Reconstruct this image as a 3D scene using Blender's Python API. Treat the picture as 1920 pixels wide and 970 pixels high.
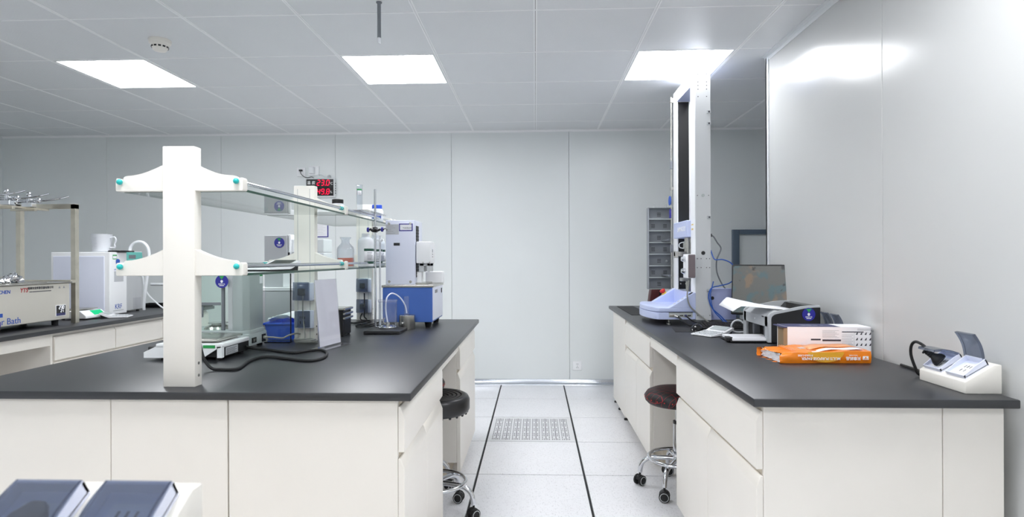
import bpy, bmesh, math, random
from mathutils import Vector, Matrix
random.seed(7)
PI = math.pi
for o in list(bpy.data.objects):
    bpy.data.objects.remove(o)
S = bpy.context.scene
C = S.collection

# ------------------------------------------------------------------ camera
EYE = Vector((0, 0, 1.2153))
YAW, ROLL, FPX = 0.0389, -0.0037, 1106.56
cam_d = bpy.data.cameras.new('camera')
cam_d.sensor_width = 36.0
cam_d.lens = 36.0 * FPX / 1920
cam_d.clip_start = 0.02
cam_d.dof.use_dof = True
cam_d.dof.focus_distance = 3.0
cam_d.dof.aperture_fstop = 4.5
cam = bpy.data.objects.new('camera', cam_d)
C.objects.link(cam)
r0 = Vector((math.cos(YAW), math.sin(YAW), 0))
fw = Vector((-math.sin(YAW), math.cos(YAW), 0))
up = Vector((0, 0, 1))
R_ = r0 * math.cos(ROLL) + up * math.sin(ROLL)
U_ = up * math.cos(ROLL) - r0 * math.sin(ROLL)
M4 = Matrix.Identity(4)
for i in range(3):
    M4[i][0], M4[i][1], M4[i][2], M4[i][3] = R_[i], U_[i], -fw[i], EYE[i]
cam.matrix_world = M4
S.camera = cam

# ------------------------------------------------------------------ world, exposure
w = bpy.data.worlds.new('world')
S.world = w
w.use_nodes = True
w.node_tree.nodes['Background'].inputs[0].default_value = (0.9, 0.95, 1, 1)
w.node_tree.nodes['Background'].inputs[1].default_value = 0.3
S.view_settings.view_transform = 'Standard'
S.view_settings.look = 'None'
S.view_settings.gamma = 1
S.view_settings.use_curve_mapping = False
S.view_settings.exposure = 0.86
S.cycles.max_bounces = 14
S.cycles.diffuse_bounces = 8
S.cycles.transparent_max_bounces = 16
PANEL_LIGHT = 11.5          # strength of the ceiling light panels

# ------------------------------------------------------------------ materials
def lin(c):
    if isinstance(c, (int, float)):
        c = (c, c, c)
    return tuple(((v / 255 / 12.92) if v <= 10 else ((v / 255 + 0.055) / 1.055) ** 2.4) for v in c) + (1,)

MATS = {}
def mat(name, col, rough=0.5, metal=0.0, spec=0.5, var=0.04, nscale=6.0, bump=0.0, bscale=80.0, emit=0, coat=0.0, trans=0.0):
    """principled material with a little procedural colour variation"""
    if name in MATS:
        return MATS[name]
    m = bpy.data.materials.new(name)
    m.use_nodes = True
    nt = m.node_tree
    b = nt.nodes['Principled BSDF']
    c = lin(col)
    b.inputs['Base Color'].default_value = c
    b.inputs['Roughness'].default_value = rough
    b.inputs['Metallic'].default_value = metal
    b.inputs['Specular IOR Level'].default_value = spec
    b.inputs['Coat Weight'].default_value = coat
    b.inputs['Transmission Weight'].default_value = trans
    geo = nt.nodes.new('ShaderNodeNewGeometry')
    if var > 0:
        n = nt.nodes.new('ShaderNodeTexNoise')
        n.inputs['Scale'].default_value = nscale
        n.inputs['Detail'].default_value = 4
        nt.links.new(geo.outputs['Position'], n.inputs['Vector'])
        mr = nt.nodes.new('ShaderNodeMapRange')
        mr.inputs[1].default_value = 0.3; mr.inputs[2].default_value = 0.7
        mr.inputs[3].default_value = 1 - var; mr.inputs[4].default_value = 1 + var * 0.5
        nt.links.new(n.outputs['Fac'], mr.inputs[0])
        mx = nt.nodes.new('ShaderNodeVectorMath'); mx.operation = 'SCALE'
        mx.inputs[0].default_value = c[:3]
        nt.links.new(mr.outputs[0], mx.inputs['Scale'])
        nt.links.new(mx.outputs[0], b.inputs['Base Color'])
    if bump > 0:
        n2 = nt.nodes.new('ShaderNodeTexNoise')
        n2.inputs['Scale'].default_value = bscale
        nt.links.new(geo.outputs['Position'], n2.inputs['Vector'])
        bp = nt.nodes.new('ShaderNodeBump')
        bp.inputs['Strength'].default_value = bump
        bp.inputs['Distance'].default_value = 0.002
        nt.links.new(n2.outputs['Fac'], bp.inputs['Height'])
        nt.links.new(bp.outputs[0], b.inputs['Normal'])
    if emit:
        b.inputs['Emission Color'].default_value = c
        b.inputs['Emission Strength'].default_value = emit
    MATS[name] = m
    return m

def mth(nt, op, a, b=None, c=None):
    n = nt.nodes.new('ShaderNodeMath'); n.operation = op
    for i, v in enumerate((a, b, c)):
        if v is None:
            continue
        if isinstance(v, (int, float)):
            n.inputs[i].default_value = v
        else:
            nt.links.new(v, n.inputs[i])
    return n.outputs[0]

def clear(name, tint=(240, 246, 244), amount=0.06, rough=0.02, ior=1.45):
    """thin clear sheet: see-through with a fresnel reflection and a slight tint"""
    if name in MATS:
        return MATS[name]
    m = bpy.data.materials.new(name); m.use_nodes = True
    nt = m.node_tree
    for n in list(nt.nodes):
        nt.nodes.remove(n)
    out = nt.nodes.new('ShaderNodeOutputMaterial')
    tr = nt.nodes.new('ShaderNodeBsdfTransparent'); tr.inputs[0].default_value = lin(tint)
    di = nt.nodes.new('ShaderNodeBsdfDiffuse'); di.inputs[0].default_value = lin(tint)
    gl = nt.nodes.new('ShaderNodeBsdfGlossy'); gl.inputs['Roughness'].default_value = rough
    lw = nt.nodes.new('ShaderNodeLayerWeight'); lw.inputs[0].default_value = 0.5
    frs = mth(nt, 'MULTIPLY_ADD', mth(nt, 'POWER', lw.outputs['Facing'], 4.0 if amount < 0.05 else 3.0), 0.9, 0.035)
    m1 = nt.nodes.new('ShaderNodeMixShader'); m1.inputs[0].default_value = amount
    m2 = nt.nodes.new('ShaderNodeMixShader')
    nt.links.new(tr.outputs[0], m1.inputs[1]); nt.links.new(di.outputs[0], m1.inputs[2])
    nt.links.new(frs, m2.inputs[0])
    nt.links.new(m1.outputs[0], m2.inputs[1]); nt.links.new(gl.outputs[0], m2.inputs[2])
    nt.links.new(m2.outputs[0], out.inputs[0])
    MATS[name] = m
    return m

def emis(name, col, s):
    if name in MATS:
        return MATS[name]
    m = bpy.data.materials.new(name); m.use_nodes = True
    nt = m.node_tree
    nt.nodes.remove(nt.nodes['Principled BSDF'])
    e = nt.nodes.new('ShaderNodeEmission')
    e.inputs[0].default_value = lin(col); e.inputs[1].default_value = s
    nt.links.new(e.outputs[0], nt.nodes['Material Output'].inputs[0])
    MATS[name] = m
    return m

def nodes_of(m):
    return m.node_tree, m.node_tree.nodes['Principled BSDF']

def mixc(nt, fac, a, b):
    n = nt.nodes.new('ShaderNodeMix'); n.data_type = 'RGBA'
    if isinstance(fac, (int, float)):
        n.inputs[0].default_value = fac
    else:
        nt.links.new(fac, n.inputs[0])
    for i, v in ((6, a), (7, b)):
        if isinstance(v, tuple):
            n.inputs[i].default_value = v
        else:
            nt.links.new(v, n.inputs[i])
    return n.outputs[2]

M = {}
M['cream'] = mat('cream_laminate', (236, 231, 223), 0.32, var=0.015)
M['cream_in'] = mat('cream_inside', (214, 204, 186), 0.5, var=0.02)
M['post'] = mat('cream_powder_coat', (240, 236, 228), 0.4, var=0.01)
M['top'] = mat('black_worktop', (38, 39, 43), 0.36, spec=0.75, var=0.06, nscale=9, bump=0.06, bscale=700)
M['wall'] = mat('grey_wall_panel', (232, 236, 236), 0.34, var=0.012, nscale=2, bump=0.04, bscale=3)
M['wallgloss'] = mat('glossy_partition_panel', (202, 203, 202), 0.2, var=0.012, nscale=2, bump=0.12, bscale=2.0)
M['alu'] = mat('aluminium_trim', (214, 218, 226), 0.24, metal=1.0, var=0.02)
M['alu_w'] = mat('white_aluminium', (225, 228, 230), 0.35, var=0.01)
M['grid'] = mat('ceiling_bar_white', (250, 251, 252), 0.45, var=0.01)
M['dark'] = mat('dark_gap', (40, 41, 43), 0.7)
M['white'] = mat('white_plastic', (246, 247, 249), 0.35, var=0.01)
M['lilacw'] = mat('bluish_white_plastic', (226, 230, 246), 0.32, var=0.01)
M['paper'] = mat('paper_white', (244, 244, 248), 0.7, var=0.01)
M['black'] = mat('black_plastic', (26, 26, 28), 0.45, var=0.05)
M['blackg'] = mat('black_gloss', (18, 18, 20), 0.16, var=0.02)
M['rubber'] = mat('black_rubber', (22, 22, 24), 0.6, var=0.05)
M['leather'] = mat('black_leatherette', (27, 27, 29), 0.34, var=0.06, bump=0.15, bscale=260)
M['steel'] = mat('brushed_steel', (196, 194, 188), 0.26, metal=1.0, var=0.06, nscale=14)
M['chrome'] = mat('chrome', (214, 216, 220), 0.09, metal=1.0, var=0.02)
M['steelw'] = mat('warm_stainless', (206, 200, 186), 0.32, metal=1.0, var=0.10, nscale=18)
M['bath'] = mat('brushed_panel_beige', (208, 204, 194), 0.4, metal=0.35, var=0.03)
M['teal'] = mat('teal_plastic', (36, 184, 182), 0.3, var=0.02)
M['tealp'] = mat('teal_print', (110, 200, 190), 0.4, var=0.02)
M['lav'] = mat('lavender_casting', (196, 206, 240), 0.34, var=0.015)
M['lavd'] = mat('lavender_sheet', (176, 184, 226), 0.4, var=0.015)
M['grey2'] = mat('analyser_grey', (184, 186, 189), 0.42, var=0.015)
M['greyl'] = mat('light_grey_paint', (206, 208, 210), 0.4, var=0.015)
M['grey'] = mat('mid_grey_paint', (176, 182, 182), 0.42, var=0.015)
M['greyb'] = mat('balance_grey', (172, 180, 180), 0.36, var=0.015)
M['rack'] = mat('grey_rack_plastic', (148, 152, 158), 0.5, var=0.03)
M['tray'] = mat('grey_tray_plastic', (120, 124, 130), 0.5, var=0.03)
M['blue'] = mat('instrument_blue', (72, 110, 190), 0.36, var=0.02)
M['basket'] = mat('basket_blue', (52, 96, 226), 0.4, var=0.02)
M['tagblue'] = mat('tag_blue', (44, 44, 150), 0.4, var=0.02)
M['tagblue2'] = mat('frame_blue', (52, 48, 150), 0.4, var=0.02)
M['green'] = mat('tag_green', (48, 160, 84), 0.5, var=0.02)
M['inkd'] = mat('ink_dark', (60, 60, 70), 0.6, var=0.0)
M['inkb'] = mat('ink_blue', (40, 84, 176), 0.6, var=0.0)
M['inkr'] = mat('ink_red', (176, 40, 48), 0.6, var=0.0)
M['inkg'] = mat('ink_grey', (150, 152, 158), 0.6, var=0.0)
M['inkw'] = mat('ink_white', (248, 248, 248), 0.5, var=0.0)
M['label'] = mat('label_silver', (192, 194, 198), 0.5, var=0.03)
M['orange'] = mat('orange_wrap', (240, 134, 28), 0.26, var=0.04, bump=0.5, bscale=30)
M['orange2'] = mat('orange_pale', (246, 168, 110), 0.3, var=0.03)
M['amber'] = mat('amber_print', (240, 176, 54), 0.3, var=0.03)
M['red'] = mat('red_plastic', (206, 44, 40), 0.4, var=0.02)
M['yellow'] = mat('yellow_plastic', (232, 200, 90), 0.4, var=0.02)
M['maroon'] = mat('maroon_leather', (92, 34, 38), 0.45, var=0.1, bump=0.2, bscale=120)
M['brown'] = mat('grey_brown_plastic', (120, 108, 112), 0.4, var=0.02)
M['kraft'] = mat('kraft_card', (156, 134, 104), 0.7, var=0.06)
M['navy'] = mat('navy_print', (48, 50, 98), 0.4, var=0.03)
M['frame'] = mat('blue_grey_frame', (92, 106, 122), 0.4, var=0.02)
M['silver'] = mat('silver_plastic', (190, 193, 196), 0.36, var=0.02)
M['cordg'] = mat('grey_cord', (150, 150, 146), 0.5, var=0.02)
M['cordb'] = mat('blue_cord', (40, 90, 180), 0.4, var=0.02)
M['orangel'] = mat('orange_liquid', (214, 84, 30), 0.15, var=0.02)
M['milk'] = mat('milky_plastic', (238, 241, 244), 0.4, var=0.01)
M['glass'] = clear('clear_glass', (248, 253, 251), 0.02)
M['vial'] = clear('clear_lab_glass', (247, 249, 251), 0.06)
M['acryl'] = clear('clear_acrylic', (248, 248, 252), 0.09, 0.05)
M['frost'] = clear('frosted_plastic', (244, 246, 250), 0.72, 0.3)
M['smoke'] = clear('smoked_cover', (196, 202, 214), 0.10, 0.06)
M['gedge'] = mat('green_glass_edge', (30, 76, 58), 0.12, var=0.05)
M['lamp'] = emis('light_panel', (250, 252, 255), PANEL_LIGHT)
M['seg_r'] = emis('red_digit', (255, 30, 70), 0.95)
M['seg_w'] = emis('white_digit', (240, 245, 255), 0.9)
M['led_g'] = emis('green_display', (40, 190, 130), 0.8)

# ceiling tile: pale metal with fine perforation
def perforated():
    m = mat('ceiling_tile_metal', (232, 234, 236), 0.42, var=0.01)
    nt, b = nodes_of(m)
    g = nt.nodes.new('ShaderNodeNewGeometry')
    sx = nt.nodes.new('ShaderNodeSeparateXYZ'); nt.links.new(g.outputs['Position'], sx.inputs[0])
    a = mth(nt, 'SINE', mth(nt, 'MULTIPLY', sx.outputs[0], 2 * PI / 0.0085))
    c = mth(nt, 'SINE', mth(nt, 'MULTIPLY', sx.outputs[1], 2 * PI / 0.0085))
    f = mth(nt, 'GREATER_THAN', mth(nt, 'MULTIPLY', a, c), 0.45)
    src = b.inputs['Base Color'].links[0].from_socket
    nt.links.new(mixc(nt, mth(nt, 'MULTIPLY', f, 0.16), src, lin((120, 123, 126))), b.inputs['Base Color'])
    return m
M['ceil'] = perforated()

# floor tile: white laminate with small grey flecks
def flecked():
    m = mat('floor_tile_laminate', (236, 236, 239), 0.28, var=0.02)
    nt, b = nodes_of(m)
    g = nt.nodes.new('ShaderNodeNewGeometry')
    src = b.inputs['Base Color'].links[0].from_socket
    for k, (sc, rot) in enumerate((((130, 34, 60), 0.6), ((36, 140, 60), -0.4))):
        mp = nt.nodes.new('ShaderNodeMapping'); mp.inputs['Scale'].default_value = sc
        mp.inputs['Rotation'].default_value = (0, 0, rot)
        nt.links.new(g.outputs['Position'], mp.inputs[0])
        n = nt.nodes.new('ShaderNodeTexNoise'); n.inputs['Scale'].default_value = 1.4; n.inputs['Detail'].default_value = 1
        nt.links.new(mp.outputs[0], n.inputs['Vector'])
        f = mth(nt, 'GREATER_THAN', n.outputs['Fac'], 0.655)
        src = mixc(nt, mth(nt, 'MULTIPLY', f, 0.30), src, lin((150, 148, 148)))
    nt.links.new(src, b.inputs['Base Color'])
    return m
M['tile'] = flecked()
M['tile2'] = mat('vent_tile_paint', (222, 222, 224), 0.35, var=0.01)

# black cloth with red diamond stitching
def stitched():
    m = mat('black_red_stitched', (24, 23, 25), 0.55, var=0.05, bump=0.2, bscale=300)
    nt, b = nodes_of(m)
    tc = nt.nodes.new('ShaderNodeTexCoord')
    sx = nt.nodes.new('ShaderNodeSeparateXYZ'); nt.links.new(tc.outputs['Object'], sx.inputs[0])
    x, y, z = sx.outputs
    zz = mth(nt, 'MULTIPLY', z, 0.6)
    fs = None
    for s in (1, -1):
        u = mth(nt, 'ADD', mth(nt, 'ADD', x, mth(nt, 'MULTIPLY', y, s)), zz)
        fr = mth(nt, 'FRACT', mth(nt, 'MULTIPLY', u, 1 / 0.052))
        f = mth(nt, 'LESS_THAN', fr, 0.028)
        fs = f if fs is None else mth(nt, 'MAXIMUM', fs, f)
    src = b.inputs['Base Color'].links[0].from_socket
    nt.links.new(mixc(nt, fs, src, lin((190, 24, 36))), b.inputs['Base Color'])
    return m
M['stitch'] = stitched()

# monitor wallpaper: dim blotches
def wallpaper():
    m = bpy.data.materials.new('monitor_picture'); m.use_nodes = True
    nt = m.node_tree; b = nt.nodes['Principled BSDF']
    tc = nt.nodes.new('ShaderNodeTexCoord')
    src = lin((104, 106, 104))
    for sc, lo, colr, amt, off in ((11, 0.54, (72, 112, 122), 0.6, 0), (8, 0.60, (150, 124, 98), 0.6, 5), (20, 0.62, (34, 36, 42), 0.85, 9)):
        mp = nt.nodes.new('ShaderNodeMapping'); mp.inputs['Location'].default_value = (off, off, off)
        nt.links.new(tc.outputs['Object'], mp.inputs[0])
        n = nt.nodes.new('ShaderNodeTexNoise'); n.inputs['Scale'].default_value = sc; n.inputs['Detail'].default_value = 3
        nt.links.new(mp.outputs[0], n.inputs['Vector'])
        mr = nt.nodes.new('ShaderNodeMapRange'); mr.inputs[1].default_value = lo; mr.inputs[2].default_value = lo + 0.06
        mr.inputs[4].default_value = amt
        nt.links.new(n.outputs['Fac'], mr.inputs[0])
        src = mixc(nt, mr.outputs[0], src, lin(colr))
    b.inputs['Base Color'].default_value = lin((20, 20, 22)); b.inputs['Roughness'].default_value = 0.25
    nt.links.new(src, b.inputs['Emission Color']); b.inputs['Emission Strength'].default_value = 0.42
    return m
M['screen'] = wallpaper()

# ------------------------------------------------------------------ mesh helpers
SPLIT = {'rail_cap', 'foot', 'bolt', 'port', 'port_recess', 'hanger_arm', 'screw', 'side_clip', 'steel_edge', 'head_screw', 'wire_hook', 'ring_stud', 'paper_guide', 'cover_screw', 'glass_pane', 'symbol', 'label_band', 'rail_slider', 'socket_slots', 'grille_bar', 'key_label', 'stripe', 'side_vent', 'shield_frame'}
class MB:
    def __init__(s):
        s.bm = bmesh.new(); s.mi = 0
    def _f(s, vs):
        try:
            f = s.bm.faces.new(vs); f.material_index = s.mi; return f
        except ValueError:
            return None
    def _bev(s, faces, bev, seg):
        if bev > 0:
            es = list({e for f in faces for e in f.edges})
            r = bmesh.ops.bevel(s.bm, geom=es, offset=bev, segments=seg, affect='EDGES', profile=0.5, clamp_overlap=True)
            for f in r['faces']:
                f.material_index = s.mi
    def box(s, x0, x1, y0, y1, z0, z1, bev=0, seg=2):
        v = [s.bm.verts.new((x, y, z)) for x in (x0, x1) for y in (y0, y1) for z in (z0, z1)]
        fs = [s._f([v[i] for i in q]) for q in ((0, 1, 3, 2), (4, 6, 7, 5), (0, 4, 5, 1), (2, 3, 7, 6), (0, 2, 6, 4), (1, 5, 7, 3))]
        s._bev(fs, bev, seg); return s
    def prism(s, pts, ax, a, b, bev=0, seg=2):
        def p(q, t):
            return {'x': (t, q[0], q[1]), 'y': (q[0], t, q[1]), 'z': (q[0], q[1], t)}[ax]
        lo = [s.bm.verts.new(p(q, a)) for q in pts]; hi = [s.bm.verts.new(p(q, b)) for q in pts]
        n = len(pts)
        fs = [s._f(lo), s._f(hi[::-1])] + [s._f([lo[i], lo[(i + 1) % n], hi[(i + 1) % n], hi[i]]) for i in range(n)]
        s._bev([f for f in fs if f], bev, seg); return s
    def tube(s, path, r, n=8, smooth=True, cap=True, sub=5):
        P = [Vector(p) for p in path]
        if smooth and len(P) > 2:
            Q = []
            for i in range(len(P) - 1):
                a, b, c, d = P[max(i - 1, 0)], P[i], P[i + 1], P[min(i + 2, len(P) - 1)]
                for k in range(sub):
                    t = k / sub
                    Q.append(0.5 * ((2 * b) + (c - a) * t + (2 * a - 5 * b + 4 * c - d) * t * t + (3 * b - a - 3 * c + d) * t ** 3))
            P = Q + [P[-1]]
        rr = r if callable(r) else (lambda t: r)
        rings = []; side = None
        for i, p in enumerate(P):
            t = (P[min(i + 1, len(P) - 1)] - P[max(i - 1, 0)]).normalized()
            if side is None:
                side = t.orthogonal().normalized()
            else:
                side = (side - t * side.dot(t))
                side = side.normalized() if side.length > 1e-6 else t.orthogonal().normalized()
            o = t.cross(side); q = rr(i / (len(P) - 1))
            rings.append([s.bm.verts.new(p + (side * math.cos(2 * PI * k / n) + o * math.sin(2 * PI * k / n)) * q) for k in range(n)])
        for a, b in zip(rings, rings[1:]):
            for k in range(n):
                s._f([a[k], a[(k + 1) % n], b[(k + 1) % n], b[k]])
        if cap:
            s._f(rings[0][::-1]); s._f(rings[-1])
        return s
    def cyl(s, p0, p1, r, r2=None, n=20, cap=True):
        r2 = r if r2 is None else r2
        return s.tube([p0, p1], lambda t: r + (r2 - r) * t, n, False, cap)
    def lathe(s, prof, c=(0, 0, 0), n=28):
        cols = []
        for r, z in prof:
            if r < 1e-6:
                cols.append([s.bm.verts.new((c[0], c[1], c[2] + z))])
            else:
                cols.append([s.bm.verts.new((c[0] + r * math.cos(2 * PI * k / n), c[1] + r * math.sin(2 * PI * k / n), c[2] + z)) for k in range(n)])
        for a, b in zip(cols, cols[1:]):
            for k in range(n):
                k2 = (k + 1) % n
                if len(a) == 1 and len(b) == 1: continue
                if len(a) == 1: s._f([a[0], b[k2], b[k]])
                elif len(b) == 1: s._f([a[k], a[k2], b[0]])
                else: s._f([a[k], a[k2], b[k2], b[k]])
        return s
    def ball(s, c, r, n=14):
        return s.lathe([(r * math.sin(PI * i / 8), -r * math.cos(PI * i / 8)) for i in range(9)], c, n)
    def torus(s, c, R, r, n=32, m=8):
        rings = []
        for i in range(n):
            a = 2 * PI * i / n
            rings.append([s.bm.verts.new((c[0] + (R + r * math.cos(2 * PI * k / m)) * math.cos(a), c[1] + (R + r * math.cos(2 * PI * k / m)) * math.sin(a), c[2] + r * math.sin(2 * PI * k / m))) for k in range(m)])
        for i in range(n):
            a, b = rings[i], rings[(i + 1) % n]
            for k in range(m):
                s._f([a[k], a[(k + 1) % m], b[(k + 1) % m], b[k]])
        return s
    def grid(s, rows):
        vs = [[s.bm.verts.new(p) for p in r] for r in rows]
        for a, b in zip(vs, vs[1:]):
            for k in range(len(a) - 1):
                s._f([a[k], a[k + 1], b[k + 1], b[k]])
        return s
    def rot(s, ang, axis, c=(0, 0, 0)):
        bmesh.ops.rotate(s.bm, verts=s.bm.verts[:], cent=c, matrix=Matrix.Rotation(ang, 3, axis)); return s
    def move(s, v):
        bmesh.ops.translate(s.bm, verts=s.bm.verts[:], vec=v); return s
    def mesh(s, name, mats, ang=35, solid=0.0, recalc=True):
        if recalc:
            bmesh.ops.recalc_face_normals(s.bm, faces=s.bm.faces[:])
        me = bpy.data.meshes.new(name)
        s.bm.to_mesh(me); s.bm.free()
        for m in (mats if isinstance(mats, (list, tuple)) else [mats]):
            me.materials.append(M[m] if isinstance(m, str) else m)
        me.polygons.foreach_set('use_smooth', [True] * len(me.polygons))
        me.set_sharp_from_angle(angle=math.radians(ang))
        return me
    def build(s, name, mats, parent=None, loc=(0, 0, 0), rz=0, ang=35, solid=0.0, recalc=True):
        if name in SPLIT:
            seen = set(); groups = []
            for f in s.bm.faces:
                if f in seen: continue
                st = [f]; seen.add(f); g = []
                while st:
                    a = st.pop(); g.append(a)
                    for v in a.verts:
                        for b in v.link_faces:
                            if b not in seen: seen.add(b); st.append(b)
                groups.append(g)
            if len(groups) > 1:
                res = None
                for g in groups:
                    m = MB(); vm = {}
                    for f in g:
                        for v in f.verts:
                            if v not in vm: vm[v] = m.bm.verts.new(v.co)
                        nf = m.bm.faces.new([vm[v] for v in f.verts]); nf.material_index = f.material_index
                    o = m._link(name, mats, parent, loc, rz, ang, solid, recalc); res = res or o
                s.bm.free(); return res
        return s._link(name, mats, parent, loc, rz, ang, solid, recalc)
    def _link(s, name, mats, parent, loc, rz, ang, solid, recalc):
        o = bpy.data.objects.new(name, s.mesh(name, mats, ang, solid, recalc))
        C.objects.link(o); o.parent = parent
        o.location = loc; o.rotation_euler = (0, 0, rz)
        if solid:
            md = o.modifiers.new('thickness', 'SOLIDIFY'); md.thickness = solid; md.offset = 0
        return o

def tag(o, label, cat, group=None):
    o['label'] = label; o['category'] = cat
    if group: o['group'] = group
    return o
def thing(name, label, cat, loc=(0, 0, 0), rz=0, group=None):
    o = bpy.data.objects.new(name, None); C.objects.link(o)
    o.empty_display_size = 0.05
    o.location = loc; o.rotation_euler = (0, 0, rz)
    return tag(o, label, cat, group)
def struct(o, label=None):
    o['kind'] = 'structure'
    if label: o['label'] = label
    return o
def inst(me, name, parent, loc, rz=0):
    o = bpy.data.objects.new(name, me); C.objects.link(o); o.parent = parent
    o.location = loc; o.rotation_euler = (0, 0, rz); return o

def text(name, body, size, m, parent, loc, rot, align='CENTER', ext=0.0004, shear=0, bold=0.0, sx=1.0):
    cu = bpy.data.curves.new('t', 'FONT')
    cu.body = body; cu.size = size; cu.align_x = align; cu.align_y = 'CENTER'
    cu.extrude = ext; cu.shear = shear; cu.offset = bold; cu.resolution_u = 3
    t = bpy.data.objects.new('t', cu); C.objects.link(t)
    dg = bpy.context.evaluated_depsgraph_get()
    me = bpy.data.meshes.new_from_object(t.evaluated_get(dg))
    bpy.data.objects.remove(t); bpy.data.curves.remove(cu)
    me.materials.clear(); me.materials.append(M[m])
    o = bpy.data.objects.new(name, me); C.objects.link(o)
    o.parent = parent; o.location = loc; o.rotation_euler = rot; o.scale = (sx, 1, 1)
    return o
F_CAM = (PI / 2, 0, 0)          # text facing -Y
F_R = (PI / 2, 0, PI / 2)       # text facing +X
F_L = (PI / 2, 0, -PI / 2)      # text facing -X

SEG = {'0': 'abcdef', '1': 'bc', '2': 'abged', '3': 'abgcd', '4': 'fgbc', '5': 'afgcd', '6': 'afgedc', '7': 'abc', '8': 'abcdefg', '9': 'abcdfg'}
def digits(s, h, mb, x0, z0, y, slant=0.12, th=0.13):
    """seven-segment number in the xz plane, at depth y"""
    wd = h * 0.5; t = h * th; x = x0
    def bar(xa, za, xb, zb):
        d = 0.0008
        if abs(za - zb) < 1e-9:
            pts = [(xa + t * .3, za - t / 2), (xb - t * .3, za - t / 2), (xb - t * .3, za + t / 2), (xa + t * .3, za + t / 2)]
        else:
            pts = [(xa - t / 2, za + t * .3), (xa + t / 2, za + t * .3), (xa + t / 2, zb - t * .3), (xa - t / 2, zb - t * .3)]
        mb.prism([(p[0] + (p[1] - z0) * slant, p[1]) for p in pts], 'y', y - d, y)
    for ch in s:
        if ch == '.':
            mb.box(x - t * 0.6, x + t * 0.4, y - 0.0008, y, z0 - t / 2, z0 + t / 2); x += t * 1.2; continue
        for g in SEG[ch]:
            bar(*{'a': (x, z0 + h, x + wd, z0 + h), 'g': (x, z0 + h / 2, x + wd, z0 + h / 2), 'd': (x, z0, x + wd, z0),
                  'f': (x, z0 + h / 2, x, z0 + h), 'b': (x + wd, z0 + h / 2, x + wd, z0 + h), 'e': (x, z0, x, z0 + h / 2), 'c': (x + wd, z0, x + wd, z0 + h / 2)}[g])
        x += wd + t * 2.0

def round_tag(parent, loc, rz=0, r=0.042):
    """blue round asset tag facing local -y"""
    m = MB(); m.lathe([(0, 0), (r * .96, 0), (r, 0.001), (r, 0.003), (0, 0.003)], n=32); m.rot(PI / 2, 'X')
    t = m.build('round_tag', 'tagblue', parent, loc, rz)
    t['label'] = 'round blue tag with green triangle'
    m = MB(); m.prism([(-r * .42, r * .85), (r * .42, r * .85), (0, r * .3)], 'y', -0.0042, -0.003)
    m.build('green_triangle', 'green', t)
    m = MB(); m.lathe([(0, 0), (r * .2, 0), (r * .2, 0.0008), (0, 0.0008)], n=16); m.rot(PI / 2, 'X'); m.move((0, -0.003, r * .02))
    m.box(-r * .09, r * .09, -0.0044, -0.003, -r * .22, -r * .12)
    m.build('emblem', 'inkw', t)
    text('tag_text', '检验方法', r * .26, 'inkw', t, (0, -0.0034, -r * .42), F_CAM)
    m = MB(); m.box(-r * .36, r * .36, -0.0038, -0.003, -r * .68, -r * .58)
    m.build('tag_line', 'inkw', t)
    return t

TOPZ = 0.80
CZ = 2.4536
WY = 5.704      # back wall
XL, XR = -5.32, 3.30
PX = 1.432      # partition face
YB = -3.2       # wall behind the camera

# ------------------------------------------------------------------ floor
FX0, FY0 = -0.3288, 5.1168       # a tile corner
fl = struct(MB().box(XL - .1, XR + .1, YB - .1, WY + .1, -0.06, -0.012).build('floor', 'dark'), 'raised floor of white flecked square tiles')
gx, gy = 0.013, 0.0085
tm = MB().box(gx / 2, .6 - gx / 2, gy / 2, .6 - gy / 2, -0.012, 0, 0.0006, 1).mesh('floor_tile', 'tile')
for i in range(-8, 6):
    for j in range(-14, 1):
        x, y = FX0 + .6 * i, FY0 + .6 * j
        if x < XL - .1 or x + .6 > XR + .3 or y < YB - .1:
            continue
        if i == 0 and j == -2:
            continue
        inst(tm, 'floor_tile', fl, (x, y, 0))
bm_ = MB().box(gx / 2, .6 - gx / 2, gy / 2, WY - FY0 - .6 + 0.0, -0.012, 0, 0.0006, 1)
tm2 = bm_.mesh('floor_tile', 'tile') if False else MB().box(gx / 2, .6 - gx / 2, gy / 2, WY - FY0, -0.012, 0, 0.0006, 1).mesh('floor_tile', 'tile')
bm_.bm.free()
for o in [o for o in fl.children if o.location.y > FY0 - 0.01]:
    o.data = tm2
vt = MB().box(gx / 2, .6 - gx / 2, gy / 2, .6 - gy / 2, -0.012, 0, 0.0006, 1).build('vent_tile', 'tile2', fl, (FX0, FY0 - 1.2, 0))
vt['label'] = 'perforated floor vent tile'
m = MB()
for g in range(8):
    gx0 = 0.035 + g * 0.0675
    for l in range(5):
        lx = gx0 + l * 0.0118
        n = 13 if l in (0, 1, 3, 4) else 22
        for k in range(n):
            p = 0.52 / n; y0 = 0.04 + k * p
            if l in (1, 3) and k % 3 == 1: continue
            m.box(lx, lx + (0.0042 if l != 2 else 0.006), y0, y0 + p * .68, -0.001, 0.0006)
o = m.build('vent_slots', 'inkd', vt); o['kind'] = 'stuff'

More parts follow.
